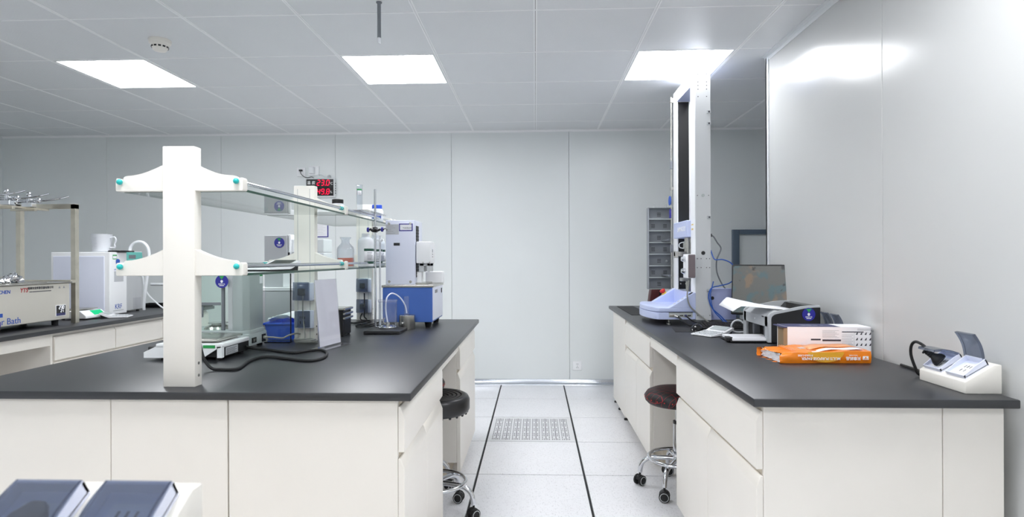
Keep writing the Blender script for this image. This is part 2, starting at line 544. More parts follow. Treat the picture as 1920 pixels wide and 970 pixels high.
# ------------------------------------------------------------------ ceiling
cl = struct(MB().box(XL - .1, XR + .1, YB - .1, WY + .1, CZ + 0.012, CZ + 0.06).build('ceiling', 'grid'), 'suspended ceiling of perforated metal tiles')
CX0, CY4 = 0.0062, 5.3432
LIGHTX = [-5, -2, 1]
LIGHTY = [1, -3, -7]       # row index: tile starts at CY4-.6*(4-idx)
ct = MB().box(0.007, .593, 0.004, .596, 0, 0.012, 0.002, 1).mesh('ceiling_tile', 'ceil')
def is_light(i, j):
    return i in LIGHTX and j in LIGHTY
for i in range(-9, 6):
    for j in range(-10, 4):
        x, y = CX0 + .6 * i, CY4 - .6 * (4 - j)
        if x < XL - .3 or x + .6 > XR + .35 or y < YB - .3:
            continue
        if is_light(i, j):
            continue
        inst(ct, 'ceiling_tile', cl, (x, y, CZ))
ct2 = MB().box(0.007, .593, 0.004, WY - CY4, 0, 0.012, 0.002, 1).mesh('ceiling_tile', 'ceil')
for i in range(-9, 6):
    x = CX0 + .6 * i
    if x < XL - .3 or x + .6 > XR + .35: continue
    inst(ct2, 'ceiling_tile', cl, (x, CY4, CZ))
my = MB().box(-0.0095, -0.001, YB, WY, -0.0025, 0.012).box(0.001, 0.0095, YB, WY, -0.0025, 0.012); my.mi = 1
my = my.box(-0.001, 0.001, YB, WY, 0.002, 0.010).mesh('grid_bar', ['grid', 'dark'])
mx_ = MB().box(XL, XR, -0.0045, 0.0045, -0.0015, 0.012).mesh('grid_bar', 'grid')
for i in range(-8, 6):
    inst(my, 'grid_bar', cl, (CX0 + .6 * i, 0, CZ))
for j in range(-10, 5):
    inst(mx_, 'grid_bar', cl, (0, CY4 - .6 * (4 - j), CZ))

lampname = {(-5, 1): 'square ceiling light panel at left, near the smoke detector', (-2, 1): 'square ceiling light panel in the middle, beyond the hanging rod', (1, 1): 'square ceiling light panel at right, above the tall testing machine'}
for i in LIGHTX:
    for j in LIGHTY:
        x, y = CX0 + .6 * i, CY4 - .6 * (4 - j)
        lb = lampname.get((i, j)) or ('left', 'middle', 'right')[LIGHTX.index(i)] + ' square ceiling light panel outside the frame, ' + {-3: 'overhead just before the camera', -7: 'behind the camera'}[j]
        t = thing('ceiling_light', lb, 'light', (x, y, CZ), 0, 'square ceiling light panels')
        MB().box(.022, .578, .016, .584, 0.0005, 0.004).build('diffuser', 'lamp', t)
        m = MB()
        m.box(.008, .022, .005, .595, -0.002, 0.010); m.box(.578, .592, .005, .595, -0.002, 0.010)
        m.box(.022, .578, .005, .016, -0.002, 0.010); m.box(.022, .578, .584, .595, -0.002, 0.010)
        m.build('frame', 'alu_w', t)

# ------------------------------------------------------------------ walls
def wall_panels(wall, axis, edges, at, th, z0, z1, mt, sign):
    for a, b in zip(edges, edges[1:]):
        m = MB()
        lo, hi = (at, at + th) if sign > 0 else (at - th, at)
        if axis == 'x':
            m.box(a + .0012, b - .0012, lo, hi, z0, z1, 0.002, 1)
        else:
            m.box(lo, hi, a + .0012, b - .0012, z0, z1, 0.002, 1)
        m.build('wall_panel', mt, wall)
wb = struct(MB().box(XL - .1, XR + .1, WY + .0445, WY + .1, -.05, CZ + .06).build('wall_back', 'alu_w'), 'grey panelled wall at the back of the laboratory')
e0 = [XL, -5.38 + 1.13, -3.09, -1.949, -0.808, 0.33, 1.47, 2.6, XR]
wall_panels(wb, 'x', e0, WY, .044, 0, CZ, 'wall', 1)
wl = struct(MB().box(XL - .1, XL - .0445, YB, WY, -.05, CZ + .06).build('wall_left', 'alu_w'))
wall_panels(wl, 'y', [YB + 1.12 * k for k in range(8)] + [WY], XL, .044, 0, CZ, 'wall', -1)
wr = struct(MB().box(PX + .004, PX + .046, YB, 3.69, 0, CZ).build('wall_right', 'alu_w'), 'glossy grey partition wall beside the right bench')
wall_panels(wr, 'y', [YB, -2.19, -1.02, .15, 1.32, 2.49, 3.685], PX + .004, .004, 0, CZ, 'wallgloss', -1)
wall_panels(wr, 'y', [YB, -2.19, -1.02, .15, 1.32, 2.49, 3.685], PX + .046, .004, 0, CZ, 'wallgloss', 1)
wf = struct(MB().box(XL - .1, XR + .1, YB - .1, YB, -.05, CZ + .06).build('wall_front', 'wall'))
wo = struct(MB().box(XR, XR + .1, YB, WY, -.05, CZ + .06).build('wall_outer', 'wall'))
# trims
struct(MB().box(PX - .006, PX + .056, 3.685, 3.70, 0, CZ).box(PX - .006, PX, 3.66, 3.70, 0, CZ).build('trim_1', 'alu_w'), 'aluminium edge strip at the end of the partition')
cv = [(0, 0), (-.03, 0), (-.03, -.003), (-.012, -.006), (-.006, -.012), (-.003, -.03), (0, -.03)]
struct(MB().prism([(PX + a, CZ + b) for a, b in cv], 'y', YB, 3.71).build('trim_2', 'alu_w'))
struct(MB().prism([(WY + a * .6, CZ + b * .6) for a, b in cv], 'x', XL, XR).build('trim_3', 'grid'))
bp = [(WY, 0), (WY - .045, 0), (WY - .043, .006), (WY - .026, .012), (WY - .014, .024), (WY - .008, .048), (WY, .05)]
struct(MB().prism(bp, 'x', XL, XR).build('baseboard_back', 'alu'), 'shiny aluminium coved skirting along the back wall')
struct(MB().prism([(PX - (WY - a), b) for a, b in bp], 'y', YB, 3.68).build('baseboard_right', 'alu'))
# framed hatch in the back wall
wn = struct(MB().box(1.93, 2.74, WY - .012, WY + .002, .1, 1.436).build('window_1', 'wall'), 'blue-grey framed hatch in the back wall behind the monitor')
m = MB(); m.box(1.872, 1.935, WY - .04, WY, .05, 1.482, .004); m.box(2.735, 2.798, WY - .04, WY, .05, 1.482, .004); m.box(1.935, 2.735, WY - .04, WY, 1.436, 1.482, .004)
m.build('window_frame', 'frame', wn)

# ------------------------------------------------------------------ benches
def worktop(name, x0, x1, y0, y1, label, bev=0.004):
    return tag(MB().box(x0, x1, y0, y1, TOPZ - .026, TOPZ, bev, 2).build(name, 'top', None), label, 'worktop')

def cabinet(label, loc, rz, w_, depth, doors=2, drawers=1, dz=.605, plain=False, zbot=.05, open_slot=True, endgrip=0.0):
    """faces local +x, width along local y from 0 to w_"""
    t = thing('base_cabinet', label, 'cabinet', loc, rz)
    MB().box(-depth, -.021, 0, w_, .10, .773, .0015, 1).build('body', 'cream', t)
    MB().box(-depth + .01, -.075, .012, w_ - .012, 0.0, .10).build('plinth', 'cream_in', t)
    if plain:
        MB().box(-.021, 0, .002, w_ - .002, .03, .768, .002, 1).build('door', 'cream', t)
        return t
    def front(name, y0, y1, z0, z1):
        m = MB()
        m.prism([(-.02, z0), (0, z0), (0, z1 - .034), (-.013, z1), (-.02, z1)], 'y', y0, y1, .0012, 1)
        return m.build(name, 'cream', t)
    ztop = .752
    if drawers:
        p = w_ / drawers
        for k in range(drawers):
            d = front('drawer', k * p + .003, (k + 1) * p - .003, dz + .004, ztop)
            m = MB(); m.box(-.0205, -.0195, k * p + .02, (k + 1) * p - .02, ztop + .001, .772)
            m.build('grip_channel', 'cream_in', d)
    p = w_ / doors
    for k in range(doors):
        d = front('door', k * p + .002, (k + 1) * p - .002, zbot, dz - .016)
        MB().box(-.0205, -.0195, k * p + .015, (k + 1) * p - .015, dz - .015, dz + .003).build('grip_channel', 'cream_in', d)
    return t

# --- island bench on the left of the aisle
worktop('island_worktop', -1.93, -.385, 1.81, 4.03, 'matt black worktop of the island bench under the glass shelf rack')
cabinet('cream cabinet with drawer and two doors at near right end of the island bench', (-.41, 1.83, 0), 0, .765, .56)
cabinet('cream cabinet at far right end of the island bench, beyond the ribbed stool', (-.41, 3.205, 0), 0, .785, .56, doors=1)
cabinet('cream cabinet at near left end of the island bench, its end panel facing the camera', (-1.91, 2.83, 0), PI, 1.0, .555)
cabinet('cream cabinet at far left end of the island bench, mostly hidden', (-1.91, 4.0, 0), PI, 1.0, .555)
t = thing('service_spine', 'narrow cream centre panel of the island bench under the near shelf post', 'panel', (-1.1635, 1.83, 0))
MB().box(-.189, .189, 0, .02, .06, .773, .0015, 1).build('end_panel', 'cream', t)
MB().box(-.175, .175, .02, 2.17, 0, .773).build('core', 'cream', t)
tag(MB().box(-.44, -.42, 2.597, 3.203, .712, .773, .0015, 1).build('apron', 'cream'), 'cream apron rail over the knee space of the island bench', 'rail')
# --- right bench
worktop('side_worktop', .642, 1.403, 1.762, 5.18, 'matt black worktop of the long bench along the partition wall')
cabinet('cream cabinet with drawer and two doors at the near end of the right bench', (.665, 2.82, 0), PI, 1.015, .545, dz=.572)
cabinet('cream cabinet under the testing machine, just beyond the red stitched stool', (.665, 4.395, 0), PI, .93, .545, dz=.572)
cabinet('plain cream cabinet at the far end of the right bench', (.665, 5.06, 0), PI, .66, .545, plain=True)
tag(MB().box(.67, .69, 2.822, 3.463, .70, .773, .0015, 1).build('apron', 'cream'), 'cream apron rail over the knee space of the right bench', 'rail')
tag(MB().box(1.2125, 1.388, 1.805, 5.06, .0, .773, .0015, 1).build('filler_panel', 'cream'), 'narrow cream filler panel between right bench cabinets and the partition', 'panel')
# black levelling feet on the far right cabinet
for yy, wh in ((4.46, 'nearest'), (4.76, 'middle'), (5.0, 'farthest')):
    tag(MB().lathe([(0, 0), (.016, 0), (.016, .012), (.008, .016), (.008, .03), (0, .03)], (.68, yy, 0), 12).build('levelling_foot', 'rubber'), wh + ' of three black levelling feet under the far right cabinet', 'foot', 'levelling feet of the far right cabinet')
# --- far left bench
worktop('far_worktop', -4.40, -2.88, 2.2, 5.20, 'matt black worktop of the far left bench carrying the water bath')
def drawer_unit(label, y0, y1):
    t = thing('drawer_cabinet', label, 'cabinet', (-2.905, y0, 0))
    w_ = y1 - y0
    MB().box(-.6, -.021, 0, w_, .1, .773, .001, 1).build('body', 'cream', t)
    MB().box(-.58, -.07, .01, w_ - .01, 0, .1).build('plinth', 'cream_in', t)
    for z0, z1 in ((.608, .752), (.345, .594), (.06, .331)):
        m = MB(); m.prism([(-.02, z0), (0, z0), (0, z1 - .02), (-.012, z1), (-.02, z1)], 'y', .003, w_ - .003, .001, 1)
        m.build('drawer', 'cream', t)
    return t
drawer_unit('cream drawer cabinet of the far left bench, nearest the water bath', 3.46, 3.98)
drawer_unit('cream drawer cabinet of the far left bench, second beyond the water bath', 3.98, 4.50)
drawer_unit('cream drawer cabinet at the far end of the far left bench', 4.50, 5.15)
t = thing('knee_space_unit', 'cream knee space with apron under the water bath on the far left bench', 'panel', (-2.905, 2.25, 0))
MB().box(-.03, -.01, 0, 1.19, .70, .773, .0015, 1).build('apron', 'cream', t)
MB().box(-.60, -.01, 1.19, 1.207, 0, .773, .0015, 1).build('side_panel', 'cream', t)
MB().box(-.60, -.58, 0, 1.19, .0, .773, .0015, 1).build('back_panel', 'cream', t)
MB().box(-.60, -.01, -.02, 0, 0, .773, .0015, 1).build('side_panel', 'cream', t)
# --- near bench that carries the foreground socket box
worktop('near_worktop', -1.93, -.385, -.9, .90, 'matt black worktop just below the frame under the foreground socket box')
cabinet('cream cabinet below the foreground socket box, outside the frame', (-.41, -.88, 0), 0, 1.75, 1.4)

# ------------------------------------------------------------------ shelf rack on the island
SX = -1.161
rack = thing('shelf_rack', 'cream two-tier rack with glass shelves and teal-tipped rails on the island bench', 'shelf rack', (SX, 1.88, TOPZ))
PY = (0, 1.05, 2.09)
H1, H2 = .363, .640       # bracket undersides above the worktop
for y in PY:
    p = MB().box(-.053, .053, y, y + .042, 0, .786, .0025, 2).build('post', 'post', rack)
    m = MB()
    for z in (.035, .075):
        m.cyl((.0525, y + .021, z), (.0545, y + .021, z), .005, n=12); m.cyl((-.0525, y + .021, z), (-.0545, y + .021, z), .005, n=12)
    m.build('bolt', 'steel', p)
    if y > 0:
        m = MB(); m.box(-.034, -.0325, y - .0006, y, .01, .77); m.box(.028, .0295, y - .0006, y, .01, .77)
        m.build('seam_line', 'inkg', p)
    for h in (H1, H2):
        for s in (-1, 1):
            pts = [(.053, 0), (.21, 0), (.213, .003), (.213, .037), (.210, .042), (.205, .043), (.201, .040), (.199, .031), (.189, .031), (.187, .043), (.182, .049)]
            for k in range(9):
                q = k / 8
                pts.append((.175 - q * .122, .050 + .036 * (q ** 1.7)))
            m = MB(); m.prism([(s * a, h + b) for a, b in pts], 'y', y + .004, y + .034, .001, 1)
            m.build('bracket', 'post', rack)
for h in (H1, H2):
    for s in (-1, 1):
        rl = MB().cyl((s * .194, -.004, h + .030), (s * .194, 2.13, h + .030), .0065, n=14).build('rail', 'chrome', rack)
        m = MB()
        for yy in (-.004, 1.046, 1.02, 2.134):
            m.ball((s * .194, yy, h + .030), .0095)
        m.build('rail_cap', 'teal', rl)
    for a, b in ((.036, 1.052), (1.086, 2.092)):
        m = MB(); z0, z1 = h - .001, h + .007
        x0, x1 = -.206, .206
        vs = [m.bm.verts.new(p) for p in ((x0, a, z0), (x1, a, z0), (x1, b, z0), (x0, b, z0), (x0, a, z1), (x1, a, z1), (x1, b, z1), (x0, b, z1))]
        for q in ((0, 1, 2, 3), (4, 5, 6, 7)):
            m._f([vs[i] for i in q])
        m.mi = 1
        for q in ((0, 1, 5, 4), (1, 2, 6, 5), (2, 3, 7, 6), (3, 0, 4, 7)):
            m._f([vs[i] for i in q])
        m.build('glass_shelf', ['glass', 'gedge'], rack)

def shelf_socket(y, z, plug):
    """socket box with smoked cover on a post, facing the camera (-y)"""
    g = MB().box(-.028, .052, -.022, 0, z - .045, z + .045, .004, 2).build('socket_box', 'lilacw', rack, (-.002, y, 0))
    m = MB()
    if plug:
        m.prism([(-.023, z - .044), (-.05, z - .040), (-.044, z + .05), (-.022, z + .048)], 'x', -.040, .038, .003, 2)
    else:
        m.box(-.036, .040, -.034, -.022, z - .040, z + .043, .003, 2)
    m.build('cover', 'smoke', g)
    m = MB()
    if plug:
        m.box(-.018, .016, -.045, -.022, z - .018, z + .018, .006, 2)
        m.build('plug', 'black', g)
    else:
        for dx in (-.012, 0, .012):
            m.box(dx - .002, dx + .002, -.0235, -.022, z + .004, z + .016)
        m.box(.008, .012, -.0235, -.022, z - .022, z - .008); m.box(-.012, -.008, -.0235, -.022, z - .022, z - .008)
        m.build('socket_slots', 'black', g)
shelf_socket(1.05, .252, True); shelf_socket(1.05, .114, False)
shelf_socket(2.09, .235, True); shelf_socket(2.09, .095, True)

# ------------------------------------------------------------------ wedge socket boxes
def wedge_box(label, loc, rz, sc, states, group):
    """two covered sockets on a wedge; slope faces local -y, length along x; states per socket"""
    t = thing('socket_box', label, 'power socket', loc, rz, group)
    L, D, h0, h1 = .215 * sc, .108 * sc, .036 * sc, .088 * sc
    MB().prism([(0, 0), (D, 0), (D, h1), (D * .80, h1), (0, h0)], 'x', -L / 2, L / 2, .003, 2).build('housing', 'post', t)
    ang = math.atan2(h1 - h0, D * .80)
    for k, st in enumerate(states):
        cx = (-.25 if k == 0 else .25) * L
        mid = Vector((cx, D * .42, h0 + (h1 - h0) * .525))
        rotm = Matrix.Translation(mid) @ Matrix.Rotation(ang, 4, 'X')
        a = .041 * sc
        m = MB()
        m.box(-a, a, -a, a, 0, .006 * sc)
        m.prism([(-a, .004 * sc), (a, .004 * sc), (a, .022 * sc), (0, .019 * sc), (-a, .012 * sc)], 'x', -a, -a + .004 * sc)
        m.prism([(-a, .004 * sc), (a, .004 * sc), (a, .022 * sc), (0, .019 * sc), (-a, .012 * sc)], 'x', a - .004 * sc, a)
        m.box(-a, a, -a, -a + .004 * sc, .004 * sc, .012 * sc)
        m.box(-a, a, a - .004 * sc, a, .004 * sc, .022 * sc)
        so = m.build('socket', 'lilacw', t); so.matrix_local = rotm
        m = MB()
        m.box(-.024 * sc, .024 * sc, -.03 * sc, .022 * sc, .006 * sc, .007 * sc)
        so2 = m.build('socket_plate', 'white', so)
        m = MB()
        for dx in (-.011, 0, .011):
            m.box((dx - .0015) * sc, (dx + .0015) * sc, .0, .012 * sc, .007 * sc, .0075 * sc)
        m.box(-.009 * sc, -.006 * sc, -.02 * sc, -.008 * sc, .007 * sc, .0075 * sc); m.box(.006 * sc, .009 * sc, -.02 * sc, -.008 * sc, .007 * sc, .0075 * sc)
        m.build('slots', 'black', so)
        # cover hinged at the upper edge (local y=+a, z=.023)
        m = MB()
        n = 8; w2 = a * .96; ln = 2 * a * .98; th = .0016 * sc
        top = [(-ln * q / n, .006 * sc * math.sin(PI * q / n) - .000) for q in range(n + 1)]
        pts = top + [(p[0], p[1] - th) for p in top[::-1]]
        m.prism(pts, 'x', -w2, w2)
        for s_ in (-1, 1):
            rim = top + [(p[0], p[1] - .008 * sc) for p in top[::-1]]
            m.prism(rim, 'x', s_ * w2 - (th if s_ > 0 else 0), s_ * w2 + (0 if s_ > 0 else th))
        m.box(-w2, w2, -ln, -ln + th, -.008 * sc, 0)
        ca = {'closed': math.radians(6), 'plug_closed': math.radians(6), 'ajar': math.radians(-38), 'open': math.radians(-100)}[st]
        m.rot(ca, 'X')
        m.move((0, a, .0235 * sc))
        m.build('cover', 'smoke', so, ang=25)
        if st in ('plug_closed', 'ajar'):
            m = MB()
            if st == 'ajar':
                m.lathe([(0, 0), (.021, 0), (.023, .006), (.021, .014), (.013, .024), (.010, .03), (.0115, .032), (.0095, .036), (.0105, .039), (.009, .043), (.010, .046), (.008, .05), (.012, .052), (.012, .056), (.006, .058), (0, .058)], (0, 0, 0), 20)
                m.rot(math.radians(12), 'X'); m.rot(math.radians(-38), 'Y'); m.move((.006, -.006, .014))
                m.build('plug', 'rubber', so)
            else:
                m.prism([(-.02 * sc, -.03 * sc), (.02 * sc, -.03 * sc), (.02 * sc, .004 * sc), (.01 * sc, .018 * sc), (-.006 * sc, .018 * sc), (-.02 * sc, 0)], 'z', .006 * sc, .018 * sc, .003 * sc, 2)
                m.build('plug', 'black', so)
    return t
wedge_box('cream wedge socket box with black plug and raised flap at near corner of right bench', (1.300, 1.945, TOPZ), -PI / 2, 1.0, ('ajar', 'open'), 'wedge socket boxes')
wedge_box('cream wedge socket box behind the toner carton with both smoked flaps raised', (1.327, 2.787, TOPZ), -PI / 2, .88, ('open', 'open'), 'wedge socket boxes')
wedge_box('blurred cream wedge socket box in the foreground with two closed smoked covers', (-.592, .69, TOPZ), 0, 1.15, ('plug_closed', 'closed'), 'wedge socket boxes')
tag(MB().tube([(1.312, 2.030, .908), (1.304, 2.048, .921), (1.299, 2.072, .925), (1.300, 2.094, .908), (1.305, 2.104, .875), (1.315, 2.100, .836), (1.33, 2.10, .8075), (1.375, 2.13, .8055), (1.39, 2.3, .8055)], .0048, 10).build('mains_cable', 'rubber'), 'black cord looping from the plug at the near corner of right bench', 'cord')

# ------------------------------------------------------------------ stools
def stool(label, loc, rz, style, zs, ringz=.165, first=None):
    t = thing('lab_stool', label, 'stool', loc, rz)
    R = .172
    if style == 'ribbed':
        prof = [(0, zs - .008)]
        for k in range(6):
            r_ = .018 + k * .022
            prof += [(r_ - .004, zs - .008 + .001 * k), (r_, zs - .013 + .001 * k), (r_ + .004, zs - .007 + .001 * k)]
        prof += [(.150, zs), (.163, zs - .006), (R, zs - .022), (R, zs - .065), (.165, zs - .078), (.15, zs - .082), (0, zs - .082)]
        MB().lathe(prof, n=48).build('seat', 'leather', t, ang=50)
        m = MB()
        for k in range(24):
            a = 2 * PI * k / 24
            m.ball((.158 * math.cos(a), .158 * math.sin(a), zs - .081), .007, 8)
        m.build('seat_hem', 'leather', t)['kind'] = 'stuff'
    else:
        MB().lathe([(0, zs + .004), (.08, zs + .003), (.13, zs - .002), (.158, zs - .014), (R, zs - .034), (R - .004, zs - .058), (.155, zs - .072), (0, zs - .074)], n=48).build('seat', 'stitch', t, ang=60)
        m = MB()
        for k in range(26):
            a = 2 * PI * k / 26
            m.ball((.171 * math.cos(a), .171 * math.sin(a), zs - .042), .0032, 6)
        m.build('stitch_knots', 'red', t)['kind'] = 'stuff'
    MB().cyl((0, 0, .30), (0, 0, zs - .075), .014, n=16).build('gas_piston', 'chrome', t)
    sl = MB().lathe([(0, .13), (.025, .13), (.025, .345), (.023, .35), (0, .35)], n=20).build('gas_sleeve', 'chrome', t)
    MB().lathe([(.0145, .345), (.0255, .345), (.0255, .358), (.0145, .36)], n=20).build('sleeve_cap', 'black', sl)
    MB().torus((0, 0, ringz), .150, .0095, 48, 10).build('foot_ring', 'chrome', t, ang=80)
    for k in range(5):
        a = 2 * PI * k / 5
        m = MB()
        m.tube([(.02, 0, .16), (.08, 0, .158), (.145, 0, .150), (.185, 0, .12), (.197, 0, .07)], .0125, 10)
        lg = m.rot(a, 'Z').build('leg', 'chrome', t, ang=60)
        # caster: housing with two wheels
        ca = a + .9 + k
        m = MB()
        m.cyl((0, 0, .046), (0, 0, .072), .006, n=10)
        m.prism([(-.026, .030), (-.02, .048), (0, .056), (.018, .05), (.024, .034), (.012, .03)], 'y', -.010, .010, .002, 1)
        m.rot(ca, 'Z').move((.197 * math.cos(a), .197 * math.sin(a), 0))
        c = m.build('caster', 'black', t)
        for s in (-1, 1):
            m = MB(); m.lathe([(0, -.007), (.022, -.007), (.027, -.004), (.027, .004), (.022, .007), (0, .007)], n=20)
            m.rot(PI / 2, 'X').move((0, s * .018, .027)).rot(ca, 'Z').move((.197 * math.cos(a), .197 * math.sin(a), 0))
            wh = m.build('wheel', 'rubber', c)
            m2 = MB()
            m2.torus((0, 0, 0), .0205, .0016, 20, 6); m2.rot(PI / 2, 'X').move((0, s * .0252, .027)).rot(ca, 'Z').move((.197 * math.cos(a), .197 * math.sin(a), 0))
            m2.build('wheel_rim', 'silver', c)
    return t
stool('black stool with ribbed seat in the knee space of the island bench', (-.470, 2.768, 0), math.radians(-10), 'ribbed', .575).scale = (.93, .93, 1)
stool('black stool with red diamond stitching in the knee space of the right bench', (.748, 3.135, 0), math.radians(165), 'stitched', .525)
stool('mostly hidden stool with red stitched rim behind the ribbed stool', (-.620, 3.045, 0), .3, 'stitched', .605).scale = (.87, .87, 1)

# ------------------------------------------------------------------ things on the island bench
# tall analytical balance with draft shield
t = thing('analytical_balance', 'tall grey analytical balance with glass draft shield on the island bench', 'balance', (-1.515, 2.75, TOPZ))
m = MB()
m.box(-.19, .200, -.098, .098, .013, .072, .008, 2)
m.prism([(-.19, -.098), (.17, -.098), (.200, -.07), (.200, .07), (.17, .098), (-.19, .098)], 'z', .068, .088, .004, 2)
m.build('base', 'greyb', t)
m = MB()
for x in (-.16, .17):
    for y in (-.08, .08): m.cyl((x, y, 0), (x, y, .016), .014, n=14)
m.build('foot', 'black', t)
m = MB(); m.prism([(.125, -.090), (.172, -.090), (.195, -.066), (.195, .066), (.172, .090), (.125, .090)], 'z', .088, .352, .003, 2)
col = m.build('column', 'greyb', t)
m = MB(); m.box(.1955, .1962, .03, .058, .30, .345); m.build('label_sticker', 'paper', col)
m = MB(); m.box(.196, .1967, .03, .058, .335, .345); m.build('green_strip', 'green', col)
MB().box(.105, .127, -.092, .092, .088, .352, .002, 1).build('side_rail', 'silver', t)
m = MB()
for y in (-.088, .076):
    m.box(.072, .084, y, y + .012, .088, .352); m.box(-.185, -.173, y, y + .012, .088, .352)
    m.box(-.185, .125, y, y + .012, .340, .352)
m.box(-.185, -.173, -.088, .088, .340, .352)
m.build('shield_frame', 'tray', t)
m = MB(); m.box(-.173, .072, -.085, -.082, .088, .34); m.box(-.173, .072, .082, .085, .088, .34); m.box(-.182, -.179, -.08, .08, .088, .34); m.box(-.17, .12, -.08, .08, .345, .348)
m.build('glass_pane', 'glass', t)
m = MB(); m.box(-.17, .07, -.092, -.0875, .205, .218, .001, 1); m.box(-.02, -.012, -.096, -.0875, .15, .20, .001, 1); m.build('door_handle', 'tray', t)
m = MB(); m.lathe([(0, .088), (.062, .088), (.055, .1), (.03, .106), (.03, .112), (.045, .114), (.045, .117), (0, .117)], (.01, 0, 0), 28); m.build('weighing_pan', 'steel', t)
m = MB(); m.box(.199, .204, -.06, -.02, .026, .05); m.box(.199, .2035, .04, .075, .02, .055); m.build('port_recess', 'black', t)
m = MB(); m.box(.2, .208, -.055, -.045, .033, .045); m.box(.2, .207, -.036, -.024, .034, .044); m.build('port', 'steel', t)
m = MB(); m.box(.2, .215, .048, .066, .032, .046, .003, 1); m.build('plug', 'cordg', t)
round_tag(t, (.083, -.1015, .315), 0, .030)
t['label'] = 'tall grey analytical balance with glass draft shield and blue tag on the island bench'

# low precision balance
t = thing('precision_balance', 'low white precision balance with square steel pan beside the near shelf post', 'balance', (-1.42, 2.485, TOPZ))
m = MB(); m.prism([(-.14, -.118), (.138, -.118), (.138, .118), (-.14, .118)], 'z', .052, .070, .004, 2)
m.prism([(-.19, .012), (-.14, .012), (.06, .012), (.122, .052), (.14, .056), (-.14, .058), (-.19, .035)], 'y', -.118, -.112)
m.prism([(.118, .012), (.138, .012), (.138, .058), (.118, .058)], 'y', -.118, -.10)
m.build('body', 'white', t)
m = MB(); m.box(-.18, .136, -.108, .116, .012, .056, .003, 1)
for x in (-.12, .11):
    for y in (-.09, .09): m.cyl((x, y, 0), (x, y, .014), .013, n=12)
m.build('chassis', 'black', t)
m = MB(); m.prism([(-.115, -.105), (.115, -.105), (.115, .105), (-.115, .105)], 'z', .076, .088, .006, 3); m.box(-.02, .02, -.02, .02, .068, .078)
m.build('weighing_pan', 'steel', t)
m = MB(); m.box(.1362, .1372, -.085, .015, .018, .050); lb = m.build('rating_label', 'label', t)
for k in range(5):
    MB().box(.1372, .1376, -.078, .005 - .015 * (k % 2), .022 + k * .005, .0235 + k * .005).build('label_line', 'inkd', lb)
m = MB(); m.box(.06, .11, -.1192, -.118, .052, .064); m.build('green_sticker', 'green', t)

# power cord lying in a loop
tag(MB().tube([(-1.292, 2.20, .962), (-1.272, 2.19, .905), (-1.246, 2.17, .848), (-1.205, 2.15, .812), (-1.165, 2.150, .8065), (-1.114, 2.167, .8065), (-1.147, 2.314, .8065), (-1.150, 2.41, .8065), (-1.108, 2.435, .8065), (-1.001, 2.379, .8065), (-.909, 2.343, .8065), (-.878, 2.407, .8065), (-.908, 2.54, .8065), (-.964, 2.62, .8065), (-1.016, 2.597, .8065), (-1.05, 2.542, .8065), (-1.117, 2.57, .8065), (-1.20, 2.62, .8065), (-1.255, 2.60, .815), (-1.279, 2.56, .83)], .0058, 10, sub=7).build('mains_cable', 'rubber'), 'black power cord looped on the worktop in front of the balances', 'cord')
tag(MB().tube([(-1.301, 2.806, .84), (-1.27, 2.82, .836), (-1.235, 2.84, .83), (-1.215, 2.86, .84), (-1.195, 2.905, .845), (-1.18, 2.922, .84)], .0042, 8).build('adapter_cord', 'cordg'), 'short grey cord leaving the tall analytical balance', 'cord')
# grey cord from the post socket with a coil on the worktop
m = MB()
pth = [(-1.155, 2.893, 1.045), (-1.156, 2.894, .99), (-1.158, 2.90, .95), (-1.152, 2.897, .89), (-1.143, 2.89, .84), (-1.135, 2.885, .808)]
for k in range(34):
    a = k * .72
    pth.append((-1.128 + (.052 + .008 * math.sin(k * 2.1)) * math.cos(a), 2.862 + .016 * math.sin(a) - .0, .8045 + .004 * abs(math.sin(k * 1.3)) + .0005 * k))
m.tube(pth, .0032, 7, sub=4)
tag(m.build('adapter_cord', 'cordg'), 'grey cord hanging from the middle post socket, coiled at the foot', 'cord')

# blue basket with paper tissue inside
t = thing('storage_basket', 'small blue plastic basket behind the tall balance', 'basket', (-1.30, 3.135, TOPZ), math.radians(6))
def tub(m, a, b, c, d, h, th):
    lo = [(-a, -b), (a, -b), (a, b), (-a, b)]; hi = [(-c, -d), (c, -d), (c, d), (-c, d)]
    rows = []
    for (pts, z, off) in ((lo, 0, 0), (hi, h, 0), (hi, h, th), (lo, th, th)):
        rows.append([(p[0] - off * (1 if p[0] > 0 else -1), p[1] - off * (1 if p[1] > 0 else -1), z) for p in pts] )
    rows = [r + [r[0]] for r in rows]
    m.grid(rows)
    m._f([m.bm.verts.new((p[0], p[1], 0)) for p in lo]); m._f([m.bm.verts.new((p[0] * .96, p[1] * .96, th)) for p in lo])
m = MB(); tub(m, .095, .12, .11, .135, .085, .004)
m.build('tub', 'basket', t, recalc=True)
m = MB()
for (x0, x1, y0, y1) in ((-.116, -.108, -.141, .141), (.108, .116, -.141, .141), (-.116, .116, -.141, -.133), (-.116, .116, .133, .141)):
    m.box(x0, x1, y0, y1, .077, .088, .002, 1)
m.build('rim', 'basket', t)
m = MB(); rows = []
for i in range(13):
    r_ = []
    for j in range(9):
        x = -.10 + .20 * j / 8; y = -.12 + .24 * i / 12
        r_.append((x, y, .088 + .035 * (1 - abs(j - 4) / 6) + .012 * math.sin(i * 2.1 + j * .7)))
    rows.append(r_)
m.grid(rows)
tag(m.build('tissue_pile', 'paper', None, (-1.30, 3.135, TOPZ), math.radians(6), ang=20, solid=.002), 'crumpled white tissue filling the blue basket', 'tissue')

